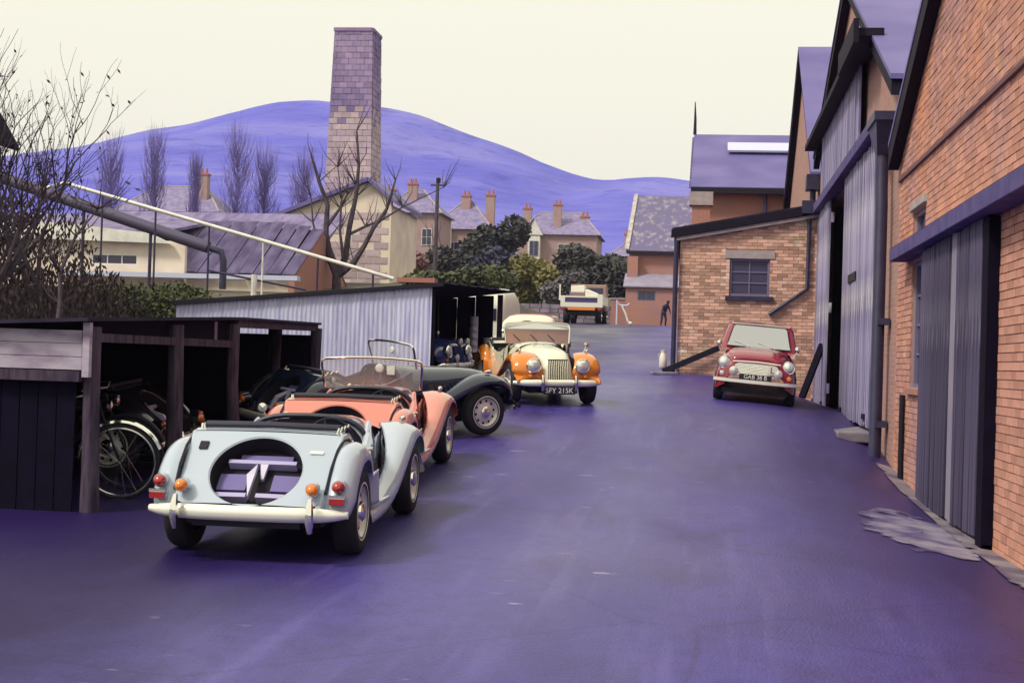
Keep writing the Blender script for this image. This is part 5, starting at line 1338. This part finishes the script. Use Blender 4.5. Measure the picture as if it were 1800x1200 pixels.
MB().prism([(-19.8, 158.9, 15.45), (-17.8, 158.9, 15.45), (-18.8, 158.9, 17.1)], (0, 1.2, 0)).build('bay_gable', m_white, hz2)
MB().prism([(-19.95, 158.8, 15.45), (-18.8, 158.8, 17.3), (-18.8, 158.8, 17.12), (-19.75, 158.8, 15.45)], (0, .12, 0)).build('barge', m_black, hz2)
for wx in (-19.2, -18.7):
    window_unit(hz2, wx, wx + .45, 13.2, 14.8, 158.94, 1, 2, m_sash, m_glass, depth=.02)
hz0 = hipped_house('house half hidden behind bare trees next to the chimney stack', -31.5, -25.8, 140, 147, 8, 15.8, 18.3, 2.2, m_housewall,
                   [(-28.8, 142, 16.5, 18.6), (-31.0, 142, 16.5, 18.0)], [(-30.6, 12.6, 1.2, 1.6), (-29.0, 12.6, 1.0, 1.6), (-27.4, 12.6, 1.0, 1.6)])
hz3 = hipped_house('low farther house roof at the right end of the row', -11.6, -5.5, 175, 182, 10, 14.6, 16.4, 2.0, m_housewall, [(-9.5, 177, 15.5, 17.2)], [(-9.6, 12.4, 1.2, 1.3), (-7.6, 12.4, 1.2, 1.3)])
hz4 = hipped_house('far brick house with tall chimney on the left below the hill', -54, -44.5, 130, 138, 9, 14.5, 17.2, 2.5, m_housewall, [(-46.5, 132, 15.5, 18.0)], [(-48, 12.2, 1.3, 1.4)])

# ------------------------------------------------------------------ trees and shrubs
def branch(mb, p, d, length, r, depth, rnd, spread, twigs, up=.25, split=(2, 3), taper=.62, gnarl=.18):
    n = 4; pts = [p]; rs = [r]; q = p; dd = d
    for i in range(n):
        dd = (dd + Vector((rnd.uniform(-1, 1), rnd.uniform(-1, 1), rnd.uniform(-.5, .8))) * gnarl).normalized()
        q = q + dd * length / n; pts.append(q); rs.append(r * lerp(1, taper, (i + 1) / n))
    (mb if depth > twigs else TW[0]).tube(pts, rs, 6 if depth > twigs else 4)
    if depth <= 0: return
    for k in range(rnd.randint(*split)):
        i = rnd.randint(2, n) if k else n
        nd = (dd + Vector((rnd.uniform(-1, 1), rnd.uniform(-1, 1), rnd.uniform(-.4, 1) * .6 + up)) * spread).normalized()
        branch(mb, pts[i], nd, length * rnd.uniform(.6, .85), rs[i] * .8, depth - 1, rnd, spread, twigs, up, split, taper, gnarl)
TW = [None]
def bare_tree(label, base, stems, depth, seed, name='bare_tree', spread=.6, m1=None, m2=None, twigs=1, up=.3, split=(2, 3), leaves=0, group=None, gnarl=.18):
    t = thing(name, label, 'tree', base, group); rnd = random.Random(seed)
    tr = MB(); TW[0] = MB()
    for (d, length, r) in stems:
        branch(tr, Vector((0, 0, -.1)), Vector(d).normalized(), length, r, depth, rnd, spread, twigs, up, split, gnarl=gnarl)
    tr.build('trunk', m1 or m_bark, t, smooth=True)
    if leaves:
        vs = [v for v in TW[0].v]
        for i in range(leaves):
            c = Vector(rnd.choice(vs)); s = rnd.uniform(.02, .055); a = Vector((rnd.uniform(-1, 1), rnd.uniform(-1, 1), rnd.uniform(-1, 1))).normalized(); b = a.orthogonal().normalized()
            TW[0].add([c, c + a * s + b * s * .4, c + a * s * 2, c + a * s - b * s * .4], [(0, 1, 2, 3)])
    TW[0].build('crown', m2 or m1 or m_bark, t)
    return t
# pollarded tree in front of the boiler house
tz = 3.95
bt = thing('bare_tree', 'dark bare pollarded tree in front of the boiler house chimney', 'tree', (-12.72, 50, tz))
tr = MB(); tw = MB(); rnd = random.Random(5)
limbs = [([(0, 0, 0), (-.02, 0, .6), (-.25, 0, 1.1), (-.45, 0, 2.0), (-.42, 0, 3.0), (-.75, 0, 3.8), (-1.05, 0, 4.7)], .17),
         ([(0, 0, .5), (.25, .1, 1.2), (.35, .1, 2.2), (.55, .1, 3.3), (.62, .1, 4.4), (.50, .1, 5.6)], .14),
         ([(.1, 0, .6), (.6, -.1, 1.0), (.95, -.1, 1.6), (1.25, -.1, 2.2), (1.7, -.1, 2.9), (1.95, 0, 3.9)], .13),
         ([(.35, .1, 2.0), (.9, .2, 2.3), (1.5, .2, 2.55), (2.2, .2, 3.0), (3.6, .2, 3.7)], .06),
         ([(-.45, 0, 2.2), (0, .1, 2.9), (.25, .1, 3.4), (.55, .1, 3.7)], .07),
         ([(-.2, 0, .9), (-.7, .1, 1.5), (-.95, .1, 2.4), (-1.05, .1, 3.3)], .07),
         ([(.2, 0, 1.1), (.1, -.2, 2.1), (.12, -.2, 3.2), (-.05, -.2, 4.3)], .06)]
for pts, r in limbs:
    pts = [Vector(p) for p in pts]
    tr.tube(pts, [lerp(r, r * .25, i / (len(pts) - 1)) for i in range(len(pts))], 7)
    for k in range(16):
        i = rnd.randint(1, len(pts) - 1); p = pts[i]; d = Vector((rnd.uniform(-.7, .7), rnd.uniform(-.5, .5), rnd.uniform(.3, 1))).normalized()
        l = rnd.uniform(.4, 1.3); q = p + d * l * .5 + Vector((rnd.uniform(-.1, .1), 0, .05)); tw.tube([p, q, q + (d + Vector((rnd.uniform(-.4, .4), 0, .4))).normalized() * l * .5], [.022, .014, .006], 4)
tr.build('trunk', m_bark, bt, smooth=True); tw.build('crown', m_bark, bt)

# tangle of bare shrubs at the left edge
for i, (x, y, seed, nst, ln, label) in enumerate(((-11.3, 21.5, 31, 13, 1.6, 'dense dark bare thicket at the far left edge above the shed'), (-10.55, 22.5, 44, 4, 1.6, 'taller bare sapling right of the dark thicket'),
                                               (-12.4, 23.5, 52, 7, 1.45, 'bare tree behind the dark thicket with a few leaves against the sky'))):
    rnd = random.Random(seed)
    stems = [((rnd.uniform(-.45, .45), rnd.uniform(-.4, .4), 1), ln * rnd.uniform(.7, 1.1), rnd.uniform(.035, .07)) for k in range(nst)]
    bare_tree(label, (x, y, ground_z(x, y)), stems, 4, seed, 'bare_shrub', spread=.62, m1=m_bark, m2=m_twig_b, twigs=2, up=.35, leaves=260 if i != 2 else 160)
# the one curved stem that crosses the white rail
cs_ = thing('bare_sapling', 'single curving bare stem crossing the white handrail at left', 'tree', (-9.75, 20.5, ground_z(-9.75, 20.5)))
P_ = [Vector(p) for p in ((0, 0, 0), (.12, 0, .45), (.38, 0, .8), (.42, 0, 1.2), (.40, 0, 1.65), (.62, 0, 2.2), (.95, 0, 2.6))]
cm = MB(); cm.tube(P_, [.05, .045, .04, .035, .03, .02, .008], 7); cm.build('trunk', m_bark, cs_, smooth=True)
tm = MB(); rnd = random.Random(8)
for k in range(26):
    p = P_[rnd.randint(3, 6)]; d = Vector((rnd.uniform(-.8, .8), rnd.uniform(-.6, .6), rnd.uniform(.2, 1))).normalized(); tm.tube([p, p + d * .3, p + d * .6 + Vector((0, 0, .15))], [.012, .008, .003], 4)
    c = p + d * .6; a = Vector((rnd.uniform(-1, 1), 0, rnd.uniform(-1, 1))).normalized() * .06; b = a.orthogonal().normalized() * .025; tm.add([c, c + a + b, c + a * 2, c + a - b], [(0, 1, 2, 3)])
tm.build('crown', m_twig_b, cs_)

m_pop = mat('poplar_bark', (.17, .13, .38), .95)
def poplar(label, x, y, ztop, w, seed, m=None):
    z = ground_z(x, y); t = thing('bare_poplar', label, 'tree', (x, y, z), 'bare poplars below the hill'); rnd = random.Random(seed); H = ztop - z
    tr = MB(); tr.tube([(0, 0, 0), (.1, 0, H * .5), (0, 0, H * .95)], [.2, .13, .03], 7); tr.build('trunk', m_pop, t, smooth=True)
    c = MB()
    for k in range(300):
        h = rnd.uniform(.12, .92) * H; a = rnd.uniform(0, 2 * pi); l = rnd.uniform(.12, .3) * H; o = w * (1 - .6 * abs(h / H - .35)) * rnd.uniform(.2, 1)
        p = Vector((0, 0, h)); q = p + Vector((cos(a) * o * .7, sin(a) * o * .7, l * .45)); e = p + Vector((cos(a) * o, sin(a) * o, l)); c.tube([p, q, e], [.026, .016, .005], 3)
        for j in range(2):
            e2 = q + Vector((rnd.uniform(-.5, .5), rnd.uniform(-.5, .5), rnd.uniform(.8, 2))); c.tube([q, e2], [.012, .004], 3)
    c.build('crown', m or m_pop, t); return t
poplar('bare poplar pair, nearer stem, against the hill left of the chimney', -39.4, 120, 19.6, 2.3, 3)
poplar('slimmer bare poplar just right of the poplar against the hill', -37.6, 122, 18.0, 2.0, 4)
poplar('bare poplar directly left of the chimney stack', -34.2, 122, 17.6, 2.2, 5)
poplar('bare poplar far left against the hill', -46.6, 120, 19.0, 1.8, 6)
poplar('smaller bare poplar between the two far left ones', -43.4, 121, 17.2, 1.0, 7)
poplar('leftmost bare poplar above the white rail', -50.5, 120, 18.6, 2.0, 8)
poplar('pale poplar top showing above the slate roof on the right', 4.6, 70, 14.6, .8, 9, mat('haze_twig', (.30, .28, .42), .9))

def bush(label, c, r, n, leaf, m, seed, name='bush', lobes=7, cat='bush'):
    rnd = random.Random(seed); z = ground_z(c[0], c[1]); t = thing(name, label, cat, (c[0], c[1], z)); cz = c[2] - z
    L = [(Vector((rnd.uniform(-.6, .6) * r[0], rnd.uniform(-.5, .5) * r[1], cz + rnd.uniform(-.5, .5) * r[2])), rnd.uniform(.4, .62)) for k in range(lobes)]
    tr = MB()
    for k in range(5):
        e = L[k % len(L)][0]; tr.tube([(rnd.uniform(-.2, .2), 0, -.1), e * .5, e], [.13, .08, .03], 6)
    tr.build('trunk', m_bark, t, smooth=True)
    cr = MB()
    for i in range(n):
        o, k = rnd.choice(L); d = Vector((rnd.gauss(0, 1), rnd.gauss(0, 1), rnd.gauss(0, 1))).normalized() * (rnd.random() ** .4)
        p = o + Vector((d.x * r[0], d.y * r[1], d.z * r[2])) * k
        if p.z < .1: continue
        a = Vector((rnd.uniform(-1, 1), rnd.uniform(-1, 1), rnd.uniform(-.6, .9))).normalized(); b = a.orthogonal().normalized(); s = leaf * rnd.uniform(.6, 1.4)
        cr.add([p - a * s, p + b * s * .6, p + a * s, p - b * s * .6], [(0, 1, 2, 3)])
    cr.build('crown', m, t); return t
bush('yellow-green rounded hedge bush left of the lorry', (-12.6, 111, 7.9), (2.3, 2.2, 2.2), 5200, .20, m_leaf_y, 1)
bush('dark blue-green evergreen bush beside the yellow-green one', (-16.0, 112, 8.4), (2.2, 2.2, 2.6), 5200, .22, m_leaf_b, 2)
bush('dark brownish bush left of the evergreen', (-19.4, 112, 8.1), (2.6, 2.2, 2.3), 5000, .22, m_leaf_d, 3)
bush('big dark bush behind the lorry', (-8.6, 113, 8.3), (3.0, 2.4, 2.6), 6500, .22, m_leaf_d, 4)
bush('grey-green bush in front of the big dark one', (-10.2, 108, 7.2), (1.6, 1.5, 1.6), 3000, .18, mat('leaf_greygreen', (.10, .09, .10), .8, rand=.3, island=True), 5)
bush('dim bush at the corner of the old mossy-roofed building', (-5.9, 110, 7.7), (1.5, 1.5, 2.0), 2800, .2, m_leaf_d, 6)
bush('taller tree crown before the two houses', (-17.6, 122, 11.3), (3.0, 2.4, 3.0), 5200, .24, m_leaf_d, 7, 'leafy_tree', cat='tree')
bush('dim mauve shrubs under the telegraph pole', (-22.8, 108, 8.0), (3.2, 2.5, 2.4), 4200, .2, mat('leaf_mauve', (.085, .06, .10), .85, rand=.35, island=True), 8)
bush('rusty brown shrub right of the boiler house', (-17.8, 86, 6.9), (2.2, 2.0, 1.7), 3200, .16, mat('leaf_rust', (.16, .075, .08), .85, rand=.35, island=True), 9)
bush('olive bramble below the boiler house', (-9.8, 55, 4.5), (2.6, 1.8, .9), 3600, .12, m_hedge, 10)
for i, (x, y, zt, sd, lb) in enumerate(((-24.5, 112, 14.0, 61, 'thin bare tree between the chimney and the telegraph pole'), (-21.4, 114, 13.4, 62, 'thin bare tree just left of the telegraph pole'), (-27.5, 112, 13.0, 63, 'thin bare tree beside the boiler house roof'))):
    rnd = random.Random(sd); bare_tree(lb, (x, y, ground_z(x, y)), [((rnd.uniform(-.2, .2), 0, 1), 3.0, .14), ((rnd.uniform(-.3, .3), .1, 1), 2.6, .11)], 4, sd, spread=.5, m1=m_bark_l, m2=m_bark_l, up=.4)

# hedge along the bank behind the sheds
hd = thing('hedge', 'olive green hedge on the bank behind the open shed', 'hedge', (0, 0, 0)); rnd = random.Random(77); hm = MB(); st_ = MB()
for i in range(15000):
    x = rnd.uniform(-13.6, -7.9); y = 26.6 + rnd.gauss(0, .55)
    y = max(30.2, y + 4.2) if x > -9.3 else y
    top = 2.95 + .16 * mnoise.noise(Vector((x * 1.3, y * .8, 0))) + .10 * mnoise.noise(Vector((x * 4, y, 3))) - .12 * abs(x + 10.2) * (1 if x > -10.2 else .75) * .6
    lo_ = ground_z(min(x, -9.9), 27) - .1; z = lo_ + (top - lo_) * rnd.random() ** .55
    a = Vector((rnd.uniform(-1, 1), rnd.uniform(-1, 1), rnd.uniform(-.6, 1))).normalized(); b = a.orthogonal().normalized(); s = rnd.uniform(.025, .06); p = Vector((x, y, z))
    hm.add([p - a * s, p + b * s * .6, p + a * s, p - b * s * .6], [(0, 1, 2, 3)])
for i in range(60):
    x = rnd.uniform(-13.4, -9.6); st_.tube([(x, 26.6, 2.0), (x + rnd.uniform(-.2, .2), 26.6 + rnd.uniform(-.2, .2), 2.75)], [.02, .008], 5)
hm.build('foliage', m_hedge, hd); st_.build('stem', m_bark, hd)
# dry undergrowth on the bank beneath the thicket
ug = MB(); rnd = random.Random(78)
for i in range(16000):
    x = rnd.uniform(-14.5, -9.35); y = rnd.uniform(20.6, 26.0); z = ground_z(x, y) + rnd.random() ** 1.6 * (.75 + 1.3 * smooth01((-10.6 - x) / 1.0))
    a = Vector((rnd.uniform(-.6, .6), rnd.uniform(-.6, .6), 1)).normalized(); b = a.orthogonal().normalized(); s = rnd.uniform(.03, .08); p = Vector((x, y, z))
    ug.add([p - a * s, p + b * s * .3, p + a * s, p - b * s * .3], [(0, 1, 2, 3)])
tag(ug.build('undergrowth', mat('dry_undergrowth', (.045, .028, .035), .9, rand=.4, island=True)), 'dry brown undergrowth on the bank at the left edge', 'undergrowth', kind='stuff')

# ------------------------------------------------------------------ haze: even blue air round the whole place
hb = MB().box(-1000, 1000, -320, 1450, -4, 175)
hzo = hb.build('haze', bpy.data.materials.new('haze_air'))
hm_ = hzo.data.materials[0]; hm_.use_nodes = True
for n_ in list(hm_.node_tree.nodes): hm_.node_tree.nodes.remove(n_)
pv = hm_.node_tree.nodes.new('ShaderNodeVolumePrincipled'); mo = hm_.node_tree.nodes.new('ShaderNodeOutputMaterial')
pv.inputs['Color'].default_value = (.62, .60, .98, 1); pv.inputs['Density'].default_value = .00025; pv.inputs['Anisotropy'].default_value = .0
hm_.node_tree.links.new(pv.outputs[0], mo.inputs['Volume'])
tag(hzo, kind='stuff')
